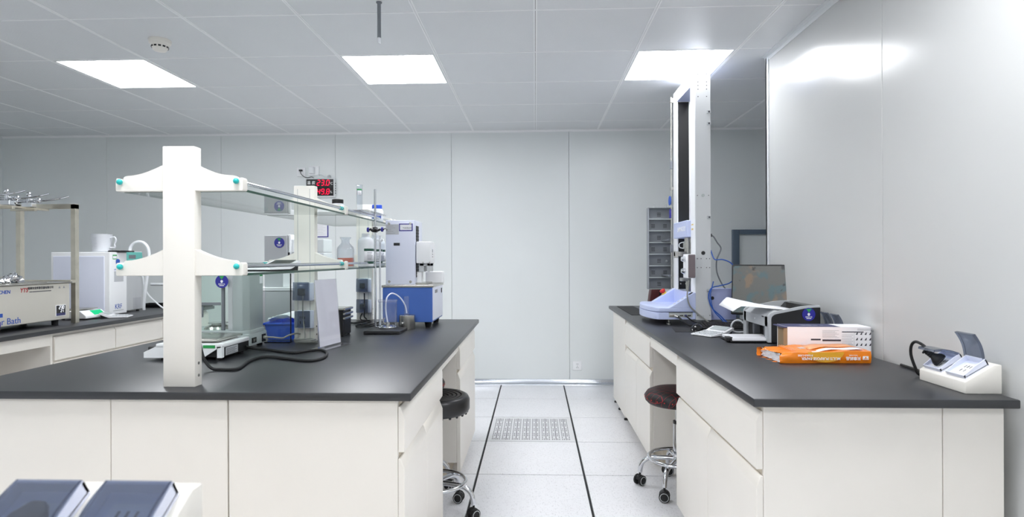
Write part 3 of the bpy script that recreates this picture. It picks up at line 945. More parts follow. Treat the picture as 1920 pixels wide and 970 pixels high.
# clear screen with dark edge behind the balance
t = thing('acrylic_screen', 'clear upright acrylic screen with dark edge beside the middle shelf post', 'screen', (-1.272, 2.898, TOPZ))
MB().box(-.075, .055, -.02, .02, 0, .005, .001, 1).build('screen_foot', 'blackg', t)
MB().box(-.075, .052, -.002, .002, .005, .345).build('sheet', 'glass', t)
MB().box(.052, .056, -.003, .003, .005, .345).build('edge_strip', 'black', t)

# acrylic sign holder
t = thing('sign_holder', 'blank white sheet in an upright acrylic holder in front of the middle post', 'sign holder', (-.970, 2.765, TOPZ), math.radians(78))
MB().box(-.125, .105, -.05, .035, 0, .004, .001, 1).build('holder_foot', 'acryl', t)
MB().prism([(-.003, .004), (.003, .004), (.030, .320), (.024, .320)], 'x', -.092, .092).build('holder_sheet', 'acryl', t)
MB().prism([(-.0006, .010), (.0006, .010), (.0276, .318), (.0264, .318)], 'x', -.089, .089).build('paper_insert', 'paper', t)
t['label'] = 'blank white sheet in an upright acrylic holder in front of the middle shelf post'

# black electronic box
t = thing('power_unit', 'small black metal box with steel edging behind the sign holder', 'box', (-1.075, 3.18, TOPZ))
MB().box(-.05, .05, -.07, .07, .006, .142, .003, 1).build('case', 'black', t)
m = MB()
for z in (.146, .122, .098):
    m.box(.050, .062, -.072, .072, z - .006, z + .006, .002, 1)
m.box(-.05, .06, -.074, .074, .142, .152, .002, 1)
m.build('steel_edge', 'steel', t)
m = MB()
for x in (-.04, .04):
    for y in (-.055, .055): m.cyl((x, y, 0), (x, y, .007), .008, n=10)
m.build('foot', 'rubber', t)

# black cords behind, at the far post
tag(MB().tube([(-1.15, 3.935, .985), (-1.147, 3.928, .95), (-1.147, 3.93, .88), (-1.148, 3.925, .83), (-1.12, 3.88, .808), (-1.17, 3.735, .806), (-1.24, 3.82, .806), (-1.13, 3.70, .806), (-1.03, 3.63, .806), (-1.0, 3.80, .806), (-.93, 3.74, .806), (-.905, 3.66, .806)], .0045, 8).build('mains_cable', 'rubber'), 'black cord from the upper socket of the far shelf post', 'cord')
tag(MB().tube([(-1.165, 3.935, .85), (-1.172, 3.925, .83), (-1.16, 3.90, .809), (-1.08, 3.85, .806), (-1.10, 3.58, .806), (-1.02, 3.555, .806), (-.975, 3.60, .806), (-.935, 3.70, .806), (-.90, 3.77, .806)], .004, 8).build('mains_cable', 'rubber'), 'black cord from the lower socket of the far shelf post', 'cord')

# retort stand
t = thing('retort_stand', 'retort stand with black foot and bossed clamp in front of the blue instrument', 'stand', (-.85, 3.315, TOPZ))
m = MB(); m.prism([(-.095, 0), (-.095, .014), (-.090, .018), (.100, .018), (.105, .014), (.105, 0), (.092, 0), (.088, .005), (-.08, .005), (-.084, 0)], 'y', -.10, .10, .001, 1)
m.build('foot_plate', 'black', t)
MB().cyl((-.066, .04, .018), (-.066, .04, .815), .0062, n=16).build('rod', 'chrome', t)
c = MB().box(-.078, -.054, .025, .055, .568, .598, .004, 2).build('boss_clamp', 'black', t)
m = MB(); m.cyl((-.10, .03, .583), (-.07, .035, .583), .004, n=10); m.cyl((-.06, .03, .583), (-.012, .02, .583), .005, n=10)
m.tube([(-.09, .028, .588), (-.075, .02, .575), (-.06, .018, .585), (-.045, .02, .578), (-.03, .02, .586)], .006, 8)
m.build('clamp_arm', 'black', c)
m = MB(); m.lathe([(0, -.005), (.013, -.005), (.014, 0), (.013, .005), (0, .005)], (0, 0, 0), 12); m.rot(PI / 2, 'Y').move((-.104, .03, .583))
m2 = MB(); m2.lathe([(0, -.005), (.013, -.005), (.014, 0), (.013, .005), (0, .005)], (0, 0, 0), 12); m2.rot(PI / 2, 'Y').move((-.02, .02, .584))
m.build('clamp_knob', 'tagblue', c); m2.build('clamp_knob', 'tagblue', c)
m = MB(); m.tube([(-.012, .02, .583), (-.002, .012, .588), (.008, .02, .583), (.002, .03, .578)], .003, 8); m.build('clamp_jaw', 'steel', c)
# white holder with tube on the rod
t = thing('tube_holder', 'white clip holding a slim clear tube beside the retort rod', 'tube', (-.915, 3.455, TOPZ))
m = MB(); m.tube([(-.03, 0, .52), (-.012, -.004, .528), (.006, 0, .522), (.02, -.003, .53)], .006, 8); m.ball((0, 0, .522), .010); m.build('clip', 'milk', t)
MB().lathe([(0, .012), (.0055, .012), (.0055, .55), (.0075, .553), (.0045, .553), (.0045, .02), (0, .02)], n=14).build('tube', 'frost', t)
m = MB(); m.lathe([(0, 0), (.018, 0), (.018, .008), (.006, .014), (0, .014)], n=16); m.build('tube_foot', 'milk', t)

# clear chamber with hose
t = thing('glass_chamber', 'clear cylindrical chamber with white hose on a steel ring base', 'chamber', (-.846, 3.36, TOPZ + .0185))
m = MB(); m.lathe([(.05, .012), (.052, .012), (.052, .150), (.05, .150)], n=36); m.build('cylinder', 'vial', t)
m = MB(); m.lathe([(0, .150), (.054, .150), (.055, .154), (.055, .160), (.054, .164), (0, .164)], n=36); m.build('lid', 'acryl', t)
m = MB(); m.lathe([(0, .002), (.055, .002), (.055, .008), (.05, .012), (0, .012)], n=36); m.build('base_ring', 'chrome', t)
m = MB(); m.lathe([(0, .012), (.012, .012), (.012, .032), (.009, .034), (0, .034)], n=16); m.build('nozzle', 'steel', t)
m = MB()
for k in range(6):
    a = k * PI / 3; m.cyl((.043 * math.cos(a), .043 * math.sin(a), .0), (.043 * math.cos(a), .043 * math.sin(a), .016), .004, n=8)
m.build('ring_stud', 'steel', t)
m = MB(); m.tube([(0, 0, .03), (-.008, 0, .07), (-.012, 0, .12), (-.006, 0, .17), (.010, .02, .195), (.03, .05, .192), (.055, .085, .165), (.078, .103, .12), (.086, .105, .075)], .0042, 8); m.build('hose', 'lilacw', t)
m = MB(); m.tube([(-.005, 0, .02), (-.02, -.01, .03), (-.022, -.01, .05), (-.014, -.01, .058)], .003, 8); m.build('short_hose', 'cordg', t)
# steel cylinder block and glass tube in it
t = thing('steel_beaker', 'polished steel cylinder block in front of the blue instrument', 'cylinder', (-.757, 3.465, TOPZ))
MB().lathe([(0, 0), (.047, 0), (.048, .002), (.048, .082), (.046, .084), (.018, .084), (.018, .03), (0, .03)], n=40).build('block', 'steel', t)
t = thing('glass_tube', 'clear open glass tube standing in the steel cylinder block', 'tube', (-.760, 3.465, TOPZ + .031))
MB().lathe([(.013, 0), (.0145, 0), (.0145, .163), (.013, .163)], n=24).build('tube', 'vial', t)

# blue instrument with white tower
t = thing('tower_instrument', 'blue based laboratory instrument with tall white tower at far end of island bench', 'instrument', (-.766, 3.71, TOPZ))
bl = MB().box(-.152, .150, -.19, .19, .034, .243, .003, 1).build('base_cabinet', 'blue', t)
MB().prism([(-.186, .045), (.186, .045), (.186, .243), (-.186, .243)], 'x', .150, .153).build('side_panel', 'lilacw', t)
MB().box(-.157, .157, -.195, .195, .243, .258, .002, 1).build('top_plate', 'steel', t)
m = MB()
for x in (-.11, .115):
    for y in (-.14, .14): m.lathe([(0, 0), (.016, 0), (.024, .036), (0, .036)], (x, y, 0), 18)
m.build('foot', 'rubber', t)
tw = MB().box(-.150, .030, -.12, .12, .258, .653, .004, 2).build('tower', 'lilacw', t)
m = MB()
for x in (-.128, .004):
    for z in (.275, .632):
        m.lathe([(0, 0), (.008, 0), (.008, .003), (0, .004)], (0, 0, 0), 14)
        for v in m.bm.verts:
            if not v.tag: v.tag = True; v.co = Vector((v.co.x + x, -.12 - v.co.z, z + v.co.y))
m.build('screw', 'steel', tw)
m = MB(); m.box(-.10, -.062, -.123, -.12, .497, .514, .002, 2); m.build('slot', 'black', tw)
m = MB(); m.box(-.148, -.068, -.1212, -.12, .565, .628); pl = m.build('rating_plate', 'label', tw)
for k in range(5):
    MB().box(-.140, -.09 - .012 * (k % 3), -.1216, -.1212, .572 + k * .011, .574 + k * .011).build('plate_line', 'inkg', pl)
m = MB(); m.box(-.066, .018, -.1225, -.12, .586, .632); nf = m.build('name_frame', 'tagblue2', tw)
MB().box(-.060, .012, -.123, -.1224, .592, .626).build('name_card', 'paper', nf)
text('name_text', '气体透过仪', .011, 'inkd', nf, (-.016, -.1233, .604), F_CAM)
MB().box(.0305, .0325, -.085, -.005, .30, .62).build('side_grille', 'black', tw)
m = MB()
for k in range(16): m.box(.032, .034, -.083, -.007, .305 + k * .019, .311 + k * .019)
m.build('grille_bar', 'rubber', tw)
hd = MB().box(.035, .125, -.105, .05, .388, .522, .006, 2).build('head', 'white', t)
m = MB(); m.box(.1255, .1262, -.045, -.030, .425, .430); m.box(.1255, .1262, -.043, -.032, .455, .475); m.box(.1255, .1262, -.05, -.026, .442, .446); m.build('head_print', 'inkd', hd)
m = MB(); m.cyl((.078, -.106, .393), (.078, -.105, .393), .004, n=10); m.cyl((.12, -.106, .393), (.12, -.105, .393), .003, n=10); m.build('head_screw', 'steel', hd)
m = MB(); m.box(.050, .078, -.08, .03, .335, .388, .002, 1); m.box(.098, .118, -.08, .03, .335, .388, .002, 1); m.box(.05, .118, -.08, .03, .372, .388); m.cyl((.105, -.07, .335), (.105, -.07, .356), .007, n=12)
m.build('head_bracket', 'silver', t)
MB().box(.03, .10, -.10, .10, .258, .268, .001, 1).build('slide_plate', 'steel', t)
m = MB(); m.box(.03, .062, -.07, -.01, .262, .335, .002, 1); m.build('mount_block', 'white', t)
m = MB(); m.box(.1535, .1545, -.12, -.03, .205, .225); m.build('side_print', 'inkg', t)
m = MB(); m.box(.1535, .1565, .12, .14, .195, .225, .001, 1); m.build('side_switch', 'black', t)
tag(MB().box(-.055, .055, -.04, .04, 0, .075, .003, 1).build('white_case', 'white', None, (-.655, 3.845, TOPZ + .2585)), 'small white case on the steel top behind the instrument head', 'case')

# grey instrument on the far side of the island
t = thing('grey_analyser', 'pale grey stepped bench instrument with blue round tag behind the middle shelf post', 'instrument', (-1.50, 3.78, TOPZ))
MB().box(-.29, .10, -.10, .17, .012, .215, .004, 2).build('lower_case', 'grey2', t)
MB().box(-.295, .105, -.108, .172, .215, .238, .003, 1).build('white_rim', 'white', t)
MB().box(-.235, -.085, -.06, .14, .238, .570, .003, 1).build('column', 'grey2', t)
m = MB(); m.box(-.082, -.068, -.05, .13, .238, .575, .002, 1); m.box(-.068, .14, -.03, .13, .46, .545, .003, 1); m.box(-.068, .14, -.025, .13, .40, .455, .003, 1)
m.build('head', 'white', t)
m = MB(); m.box(-.084, -.072, -.052, -.05, .38, .46); m.box(.05, .055, -.032, -.03, .40, .55); m.build('slot', 'black', t)
m = MB(); m.box(-.11, .0, -.07, .06, .238, .325, .003, 1); m.build('inlet_box', 'white', t)
m = MB(); m.prism([(-.12, .36), (-.07, .325), (.0, .325), (.0, .36)], 'y', -.07, .06); m.build('hopper', 'greyl', t)
m = MB()
for x in (-.26, .07):
    for y in (-.08, .14): m.cyl((x, y, 0), (x, y, .013), .012, n=10)
m.build('foot', 'rubber', t)
round_tag(t, (-.135, -.0605, .522), 0, .033)

# ------------------------------------------------------------------ things on the glass shelves
LZ = TOPZ + H1 + .007; UZ = TOPZ + H2 + .007
def calc(label, loc, rz, sc=1.0, body='white', big=False):
    t = thing('calculator', label, 'calculator', loc, rz, 'desk calculators')
    L, W_ = .155 * sc, .11 * sc
    m = MB(); m.prism([(-L / 2, .004), (-L / 2, .010), (.02 * sc, .020), (L / 2 - .008, .040), (L / 2, .038), (L / 2, .030), (.03 * sc, .006), (.02 * sc, .004)], 'y', -W_ / 2, W_ / 2)
    m.build('case', body, t)
    m = MB(); m.prism([(-L / 2 + .006, 0), (-L / 2 + .006, .004), (.02 * sc, .004), (L / 2 - .006, .028), (L / 2 - .012, .0)], 'y', -W_ / 2 + .006, W_ / 2 - .006); m.build('underside', 'black', t)
    sl = math.atan2(.020, L / 2 - .008 - .02 * sc)
    m = MB(); m.box(.0, .040 * sc, -W_ * .38, W_ * .38, 0, .0012); m.rot(-sl, 'Y').move((.032 * sc, 0, .0265)); m.build('display', 'greyb' if not big else 'blackg', t)
    m = MB()
    s2 = math.atan2(.010, L / 2 + .02 * sc)
    for i in range(5):
        for j in range(6):
            x = -L / 2 + .010 + i * .017 * sc; y = -W_ / 2 + .013 + j * .0165 * sc
            m.box(x, x + .012 * sc, y - .005 * sc, y + .006 * sc, .010 + (x + L / 2) * math.tan(s2), .0135 + (x + L / 2) * math.tan(s2))
    m.build('key', 'silver' if body == 'white' else 'inkd', t)
    return t
# device on the lower shelf
t = calc('white calculator with dark display tilted up on the lower glass shelf', (-1.10, 2.43, LZ), math.radians(75), 1.25, 'white', True)

def bottle(label, loc, prof, m_, cap_prof, capm, extra=None, cat='bottle'):
    t = thing('reagent_bottle', label, cat, loc)
    MB().lathe(prof, n=32).build('body', m_, t, ang=50)
    if cap_prof:
        MB().lathe(cap_prof, n=24).build('cap', capm, t)
    return t
def arc_label(t, r, z0, z1, a0, a1, m_, name='label'):
    m = MB(); rows = []
    for z in (z0, z1):
        rows.append([(r * math.cos(a0 + (a1 - a0) * k / 10), r * math.sin(a0 + (a1 - a0) * k / 10), z) for k in range(11)])
    m.grid(rows); return m.build(name, m_, t, solid=.0004)
t = bottle('clear glass bottle half filled with orange liquid on the lower glass shelf', (-1.045, 3.22, LZ), [(0, .001), (.044, .001), (.047, .006), (.047, .10), (.043, .112), (.024, .132), (.022, .138), (.022, .150), (.030, .162), (.031, .166), (.029, .166), (.020, .152), (.020, .136), (.040, .110), (.044, .098), (.044, .008), (0, .006)], 'vial', None, None)
MB().lathe([(0, .007), (.0435, .007), (.0438, .052), (0, .052)], n=32).build('liquid', 'orangel', t)
white_prof = [(0, 0), (.040, 0), (.045, .004), (.046, .135), (.044, .155), (.034, .168), (.024, .172), (.022, .175), (.022, .194), (0, .194)]
for k, (x, y) in enumerate(((-.990, 3.42), (-1.0, 3.66), (-1.03, 3.845))):
    t = bottle(('milky plastic bottle with dark green label beside the orange bottle', 'milky plastic bottle with dark green label just behind the retort rod', 'milky plastic bottle with dark green label against the far shelf post')[k], (x, y, LZ), white_prof, 'milk', None, None)
    for z0, z1 in ((.092, .106), (.018, .032)):
        arc_label(t, .0462, z0, z1, -1.5, .2, 'gedge', 'label_band')
    arc_label(t, .0461, .032, .092, -1.5, .2, 'paper')
    for q in range(5):
        arc_label(t, .0465, .045 + q * .009, .048 + q * .009, -1.1, -.5 + .1 * (q % 3), 'inkg', 'label_line')
jar = [(0, 0), (.033, 0), (.036, .004), (.036, .062), (.030, .072), (.026, .074), (.026, .082), (0, .082)]
cap = [(0, .076), (.030, .076), (.031, .078), (.031, .099), (.029, .101), (0, .101)]
bottle('white plastic jar with black cap on the upper glass shelf', (-1.03, 3.05, UZ), [(r, z * .75) for r, z in jar], 'milk', [(r * .93, z * .86 - .006) for r, z in cap], 'black')
t = bottle('white plastic bottle with blue cap on the upper glass shelf', (-.990, 3.67, UZ), [(0, 0), (.034, 0), (.038, .004), (.038, .070), (.03, .084), (.028, .09), (0, .09)], 'milk', [(r * 1.0, z + .006) for r, z in cap], 'basket')
arc_label(t, .0383, .02, .05, -2.2, -.6, 'inkb', 'label_band')
t = thing('measuring_cylinder', 'slim clear graduated cylinder with green mark on the acrylic sheet', 'cylinder', (-1.035, 3.45, TOPZ + H2 + .0408))
MB().lathe([(0, 0), (.026, 0), (.026, .006), (.017, .010), (.017, .168), (.022, .173), (.020, .173), (.0155, .167), (.0155, .012), (0, .010)], n=24).build('tube', 'vial', t)
arc_label(t, .0173, .140, .148, -2.4, -.4, 'green', 'green_mark'); arc_label(t, .0173, .112, .138, -1.9, -.6, 'paper')
m = MB()
for k in range(12): m.box(.004, .012, -.0178, -.017, .03 + k * .008, .031 + k * .008)
m.build('graduation', 'inkg', t)
tag(MB().box(-1.375, -.895, 3.13, 3.57, 0, .004, .001, 1).build('acrylic_sheet', 'acryl', None, (0, 0, TOPZ + H2 + .0367)), 'clear acrylic sheet lying across the rails of the upper glass shelf', 'sheet')
# ------------------------------------------------------------------ testing machine on the right bench
UX, UY = .99, 3.965
t = thing('testing_machine', 'tall two-column tensile testing machine with lavender base on the right bench', 'machine', (UX, UY, TOPZ))
W2 = .285
def bow(x0, d, y):      # bowed front outline
    return x0 - d * math.cos(PI * y / (2 * W2) * .9)
m = MB()
pl = [(0.0, -W2), (-.225, -W2)] + [(bow(-.225, .06, y), y) for y in [W2 * (-.96 + 1.92 * k / 14) for k in range(15)]] + [(-.225, W2), (0.0, W2)]
m.prism(pl, 'z', .034, .078, .003, 1)
lo = m.build('lower_base', 'lav', t)
m = MB(); m.prism([(p[0] + (.003 if p[0] < -.1 else 0), p[1]) for p in pl], 'z', .081, .106, .004, 2)
m.build('deck', 'lav', t)
for s, nm in ((-1, 'near'), (1, 'far')):
    a, b = (-W2, -W2 + .055) if s < 0 else (W2 - .055, W2)
    m = MB(); m.prism([(-.165, .104), (0, .104), (0, .200), (-.012, .200)], 'y', a, b, .003, 1)
    ar = m.build('side_arm', 'lav', t)
    if s < 0:
        sl = math.atan2(.096, .153)
        m = MB()
        for k in range(4): m.box(-.010, .010, -.010, .006, 0, .0012)
        for k, x in enumerate((-.125, -.10, -.075, -.05)):
            b2 = MB(); b2.box(-.008, .008, -.014, .010, 0, .0012); b2.rot(-sl, 'Y').move((x, a + .028, .1045 + (x + .165) * math.tan(sl)))
            b2.build('key_label', ('label', 'label', 'silver', 'label')[k], ar)
        b2 = MB(); b2.box(-.012, .012, -.018, .014, 0, .002); b2.rot(-sl, 'Y').move((-.024, a + .028, .1050 + (.141) * math.tan(sl))); b2.build('dark_display', 'black', ar)
        m.bm.free()
    else:
        sl = math.atan2(.096, .153)
        b2 = MB(); b2.lathe([(0, 0), (.018, 0), (.018, .008), (0, .008)], n=20); b2.rot(-sl, 'Y').move((-.075, a + .028, .162)); b2.build('stop_ring', 'yellow', ar)
        b2 = MB(); b2.lathe([(0, .006), (.011, .006), (.011, .016), (.019, .018), (.019, .030), (.015, .034), (0, .034)], n=20); b2.rot(-sl, 'Y').move((-.075, a + .028, .162)); b2.build('stop_button', 'red', ar)
MB().box(-.014, -.002, -W2 + .054, W2 - .054, .104, .198, .002, 1).build('back_wall', 'lav', t)
# port panel on the near side
m = MB(); m.box(-.165, -.02, -W2 - .001, -W2 + .004, .048, .077); pp = m.build('port_panel', 'grey', t)
m = MB(); m.box(-.166, -.019, -W2 - .002, -W2, .0765, .079); m.build('panel_shade', 'black', pp)
m = MB()
for x0, x1, z0, z1 in ((-.162, -.115, .052, .066), (-.10, -.078, .056, .064), (-.052, -.030, .056, .064)):
    m.box(x0, x1, -W2 - .006, -W2 - .001, z0, z1, .001, 1)
m.build('port', 'steel', pp)
m = MB(); m.box(-.098, -.08, -W2 - .0068, -W2 - .006, .058, .062); m.box(-.05, -.032, -W2 - .0068, -W2 - .006, .058, .062); m.build('port_slot', 'black', pp)
m = MB(); m.cyl((-.127, -W2 - .005, .058), (-.112, -W2 - .03, .052), .008, n=12); m.build('cable_plug', 'steel', pp)
m = MB(); m.box(-.072, -.058, -W2 - .022, -W2 - .005, .054, .066, .003, 1); m.build('cable_plug', 'navy', pp)
MB().lathe([(0, 0), (.016, 0), (.016, .006), (.005, .010), (.005, .036), (0, .036)], (-.15, -.22, 0), 16).build('levelling_foot', 'steel', t)
for x, y in ((-.15, .22), (.07, -.23), (.07, .23)):
    MB().lathe([(0, 0), (.016, 0), (.016, .006), (.005, .010), (.005, .036), (0, .036)], (x, y, 0), 16).build('levelling_foot', 'steel', t)
# columns
HT = 1.585
nc = MB().box(0, .094, -W2, -W2 + .108, .03, HT, .002, 1).build('column', 'greyl', t)
MB().box(-.002, 0, -W2 + .004, -W2 + .104, .2, HT - .002).build('column_front', 'white', nc)
m = MB()
for x in (.018, .070):
    for z in (1.548, 1.50, 1.478, 1.41, 1.455): m.cyl((x, -W2 - .0008, z), (x, -W2, z), .0032, n=8)
for x in (.010, .033, .066, .085):
    for z in (.41, .355): m.cyl((x, -W2 - .0008, z), (x, -W2, z), .003, n=8)
for x, z in ((.012, .06), (.085, .06), (.012, .80), (.08, .80)): m.cyl((x, -W2 - .0008, z), (x, -W2, z), .003, n=8)
m.build('screw_hole', 'inkd', nc)
m = MB(); m.cyl((.046, -W2 - .004, .80), (.046, -W2, .80), .010, n=18); m.build('side_knob', 'grey', nc)
m = MB(); m.cyl((.046, -W2 - .003, .445), (.046, -W2, .445), .012, n=18); m.build('side_plug', 'black', nc)
m = MB()
for z in (1.315, 1.243, .665):
    m.box(.070, .094, -W2 - .006, -W2, z - .010, z + .010, .001, 1)
m.box(.066, .092, -W2 - .012, -W2, .21, .226, .002, 1); m.box(.03, .05, -W2 - .002, -W2, .045, .06)
m.build('side_clip', 'silver', nc)
m = MB()
for z in (1.315, 1.243, .665): m.box(.078, .088, -W2 - .0068, -W2 - .006, z - .005, z + .005)
m.build('clip_slot', 'inkd', nc)
m = MB(); m.box(-.0028, -.002, -.24, -.20, .59, .60); m.box(-.0028, -.002, -.24, -.20, .62, .628); m.build('caution_sticker', 'yellow', nc)
fc = MB().box(0, .094, W2 - .108, W2, .03, HT, .002, 1).build('column', 'white', t)
MB().box(.006, .080, W2 - .1105, W2 - .108, .2, HT - .088).build('bellows_cover', 'black', fc)
m = MB()
for x in (.02, .055): m.ball((x, W2 - .112, .235), .006, 10)
m.build('cover_screw', 'steel', fc)
MB().box(0, .094, -W2 + .108, W2 - .108, HT - .085, HT - .002, .002, 1).build('top_beam', 'lav', t)
MB().box(-.002, .001, -W2 + .108, W2 - .108, HT - .083, HT - .004).build('beam_front', 'white', t)
ch = MB().box(-.028, .075, -.182, .172, .548, .655, .004, 1).build('crosshead', 'lav', t)
text('maker_name', 'SHIMADZU', .042, 'inkw', ch, (-.0286, -.045, .602), F_L, sx=1.0)
# load train
m = MB(); m.cyl((.02, -.03, .445), (.02, -.03, .548), .024, n=24); m.cyl((.02, -.03, .475), (.02, -.03, .515), .032, n=24); m.build('load_cell', 'steel', t)
m = MB(); m.tube([(-.005, -.03, .52), (-.035, -.03, .51), (-.035, -.03, .485), (-.008, -.03, .478)], .003, 8); m.build('cell_cable', 'milk', t)
m = MB(); m.box(-.07, .05, -.05, -.01, .425, .455, .002, 1); m.box(-.07, -.05, -.055, -.005, .415, .46, .002, 1); m.build('upper_adapter', 'steel', t)
gr = MB().box(-.068, -.024, -.350, -.250, .292, .438, .004, 2).build('grip_body', 'white', t)
MB().box(-.062, -.020, -.354, -.346, .294, .436, .003, 1).build('grip_cover', 'brown', gr)
MB().box(-.026, .0, -.282, -.254, .34, .40, .002, 1).build('grip_bracket', 'steel', gr)
for z in (.408, .335):
    m = MB(); m.cyl((-.092, -.30, z), (-.068, -.30, z), .013, n=18); m.cyl((-.084, -.30, z), (-.068, -.30, z), .017, n=18)
    m.build('grip_knob', 'chrome', gr)
m = MB(); m.box(-.03, .045, -.06, .0, .262, .285, .002, 1); m.cyl((.02, -.03, .195), (.02, -.03, .425), .016, n=18); m.build('lower_adapter', 'steel', t)
# rear box
rb = MB().prism([(-.26, .03), (.22, .03), (.22, .205), (-.26, .225)], 'x', .094, .255, .003, 1).build('rear_box', 'lavd', t)
m = MB(); m.cyl((.108, -.262, .165), (.108, -.26, .165), .011, n=16); m.build('rear_plug', 'black', rb)
# side rail beside the far column
m = MB(); m.cyl((-.012, .300, .06), (-.012, .300, HT - .02), .006, n=12); m.box(-.02, .02, .284, .31, HT - .06, HT - .03); m.box(-.02, .02, .284, .31, .9, .92); m.box(-.02, .02, .284, .31, .1, .12)
sr = m.build('side_rail', 'steel', t)
m = MB(); m.box(-.022, -.002, .290, .312, 1.05, 1.11, .003, 1); m.box(-.022, -.002, .290, .312, .455, .51, .003, 1); m.build('rail_slider', 'tray', sr)
m = MB(); m.box(-.024, -.018, .288, .325, .70, .765, .002, 1); m.build('rail_badge', 'tagblue2', sr)
m = MB(); m.lathe([(0, 0), (.034, 0), (.034, .004), (0, .004)], n=24); m.rot(-PI / 2, 'Y').move((-.022, .306, .825)); m.build('rail_tag', 'inkb', sr)

# accessory tray hung behind the machine
t = thing('accessory_tray', 'upright grey tray with seven compartments hung behind the testing machine', 'tray', (.943, 4.50, TOPZ + .18))
m = MB(); m.box(-.092, .092, .028, .034, 0, .615); m.box(-.092, -.086, -.03, .03, 0, .615); m.box(.086, .092, -.03, .03, 0, .615)
m.build('tray_shell', 'rack', t)
for k in range(8):
    z = .615 * k / 7
    MB().box(-.088, .088, -.03, .030, max(z - .003, 0), min(z + .003, .615)).build('divider', 'grey', t)
m = MB()
for k in range(7):
    for x in ((0.0,) if k % 2 == 0 else (-.045, .045)):
        for q in range(3):
            m.box(x - .014, x + .014, .0265, .028, .025 + .615 * k / 7 + q * .011, .029 + .615 * k / 7 + q * .011)
m.build('tray_slot', 'black', t)
m = MB(); m.box(.02, .05, -.205, .03, .36, .372); m.box(.02, .05, -.205, .03, .10, .112); m.build('hanger_arm', 'tray', t)
m = MB(); m.tube([(-.03, .03, .61), (-.033, .03, .645)], .0025, 6, False); m.tube([(.06, .03, .61), (.055, .03, .645)], .0025, 6, False); m.build('wire_hook', 'silver', t)
m = MB(); m.ball((.055, .02, 2.4 * .615 / 7), .010, 10); m.build('tray_knob', 'silver', t)
# maroon case
t = thing('leather_case', 'dark red leather case standing on the far end of the right bench', 'case', (1.02, 4.95, TOPZ))
MB().prism([(-.085, 0), (.065, 0), (.045, .178), (-.06, .178)], 'y', -.05, .05, .006, 2).build('case_body', 'maroon', t)
MB().prism([(.0, 0), (.066, 0), (.046, .176), (.0, .176)], 'y', -.054, -.049, .002, 1).build('case_flap', 'black', t)
MB().prism([(-.03, .03), (.01, .03), (.005, .075)], 'y', -.056, -.054).build('paper_tag', 'paper', t)
# thin black mat at far end
tag(MB().box(.70, .84, 4.32, 5.10, TOPZ, TOPZ + .003).build('rubber_mat', 'rubber'), 'thin black mat on the far end of the right bench', 'mat')

# machine cables
tag(MB().tube([(.878, 3.65, .852), (.90, 3.62, .83), (.93, 3.61, .808), (.97, 3.61, .806), (1.03, 3.62, .806), (1.085, 3.63, .806)], .0055, 8).build('cable', 'rubber'), 'thick black cable from the left port of the testing machine', 'cable')
tag(MB().tube([(.925, 3.655, .857), (.945, 3.645, .84), (.97, 3.648, .824), (1.0, 3.65, .815), (1.03, 3.655, .822), (1.06, 3.648, .812), (1.10, 3.64, .806)], .004, 8).build('cable', 'rubber'), 'thin black cable from the blue port of the testing machine', 'cable')
tag(MB().tube([(.946, 3.665, 1.092), (.940, 3.664, 1.04), (.934, 3.664, .98), (.950, 3.664, .92), (.99, 3.668, .88), (1.03, 3.662, .845), (1.075, 3.65, .812), (1.11, 3.63, .806)], .0042, 8).build('cable', 'cordg'), 'light grey cable running down from the machine grip', 'cable')
tag(MB().tube([(1.088, 3.72, 1.356), (1.11, 3.72, 1.348), (1.134, 3.72, 1.31), (1.157, 3.72, 1.27), (1.131, 3.72, 1.204), (1.131, 3.72, 1.128), (1.157, 3.72, 1.061), (1.185, 3.72, 1.020)], .0045, 8).build('cable', 'tray'), 'dark grey cable behind the machine column down to the lavender rear box', 'cable')
tag(MB().box(1.084, 1.10, 3.71, 3.73, 1.345, 1.365, .002, 1).build('cable_plug', 'black'), 'black plug on the rear of the machine column', 'plug')
tag(MB().tube([(1.086, 3.69, 1.262), (1.09, 3.67, 1.227), (1.103, 3.66, 1.204), (1.148, 3.66, 1.204), (1.196, 3.66, 1.184), (1.222, 3.66, 1.145), (1.222, 3.66, 1.096), (1.189, 3.66, 1.06), (1.131, 3.66, 1.044), (1.083, 3.662, 1.031), (1.066, 3.665, .998), (1.066, 3.664, .959), (1.084, 3.66, .907), (1.131, 3.655, .861), (1.179, 3.65, .815), (1.24, 3.65, .8045)], .0036, 8).build('cable', 'cordb'), 'blue network cable looping behind the testing machine column', 'cable')
tag(MB().tube([(1.094, 3.668, 1.07), (1.086, 3.664, 1.04), (1.072, 3.658, .985), (1.088, 3.654, .90), (1.126, 3.648, .85), (1.17, 3.64, .808), (1.22, 3.64, .8045)], .0034, 8).build('cable', 'cordb'), 'second blue cable hanging straight beside the machine column', 'cable')

# ------------------------------------------------------------------ computer corner
t = thing('monitor', 'flat black computer monitor with dim picture behind the printer', 'monitor', (1.318, 3.50, TOPZ), math.radians(-33))
m = MB(); m.box(-.168, .168, -.018, .022, .075, .375, .006, 2); m.prism([(-.12, .11), (.12, .11), (.09, .34), (-.09, .34)], 'y', .02, .05, .006, 1)
sh = m.rot(math.radians(-7), 'X', (0, 0, .075)).build('housing', 'black', t)
m = MB(); m.box(-.160, .140, -.0192, -.0178, .088, .366); m.rot(math.radians(-7), 'X', (0, 0, .075)).build('screen', 'screen', t)
m = MB(); m.box(-.03, .03, .02, .045, .01, .20, .004, 1); m.build('neck', 'black', t)
m = MB(); m.prism([(-.07, -.06), (.06, -.06), (.08, 0), (.06, .06), (-.07, .06), (-.09, 0)], 'z', 0, .014, .003, 1); m.build('stand_foot', 'black', t)
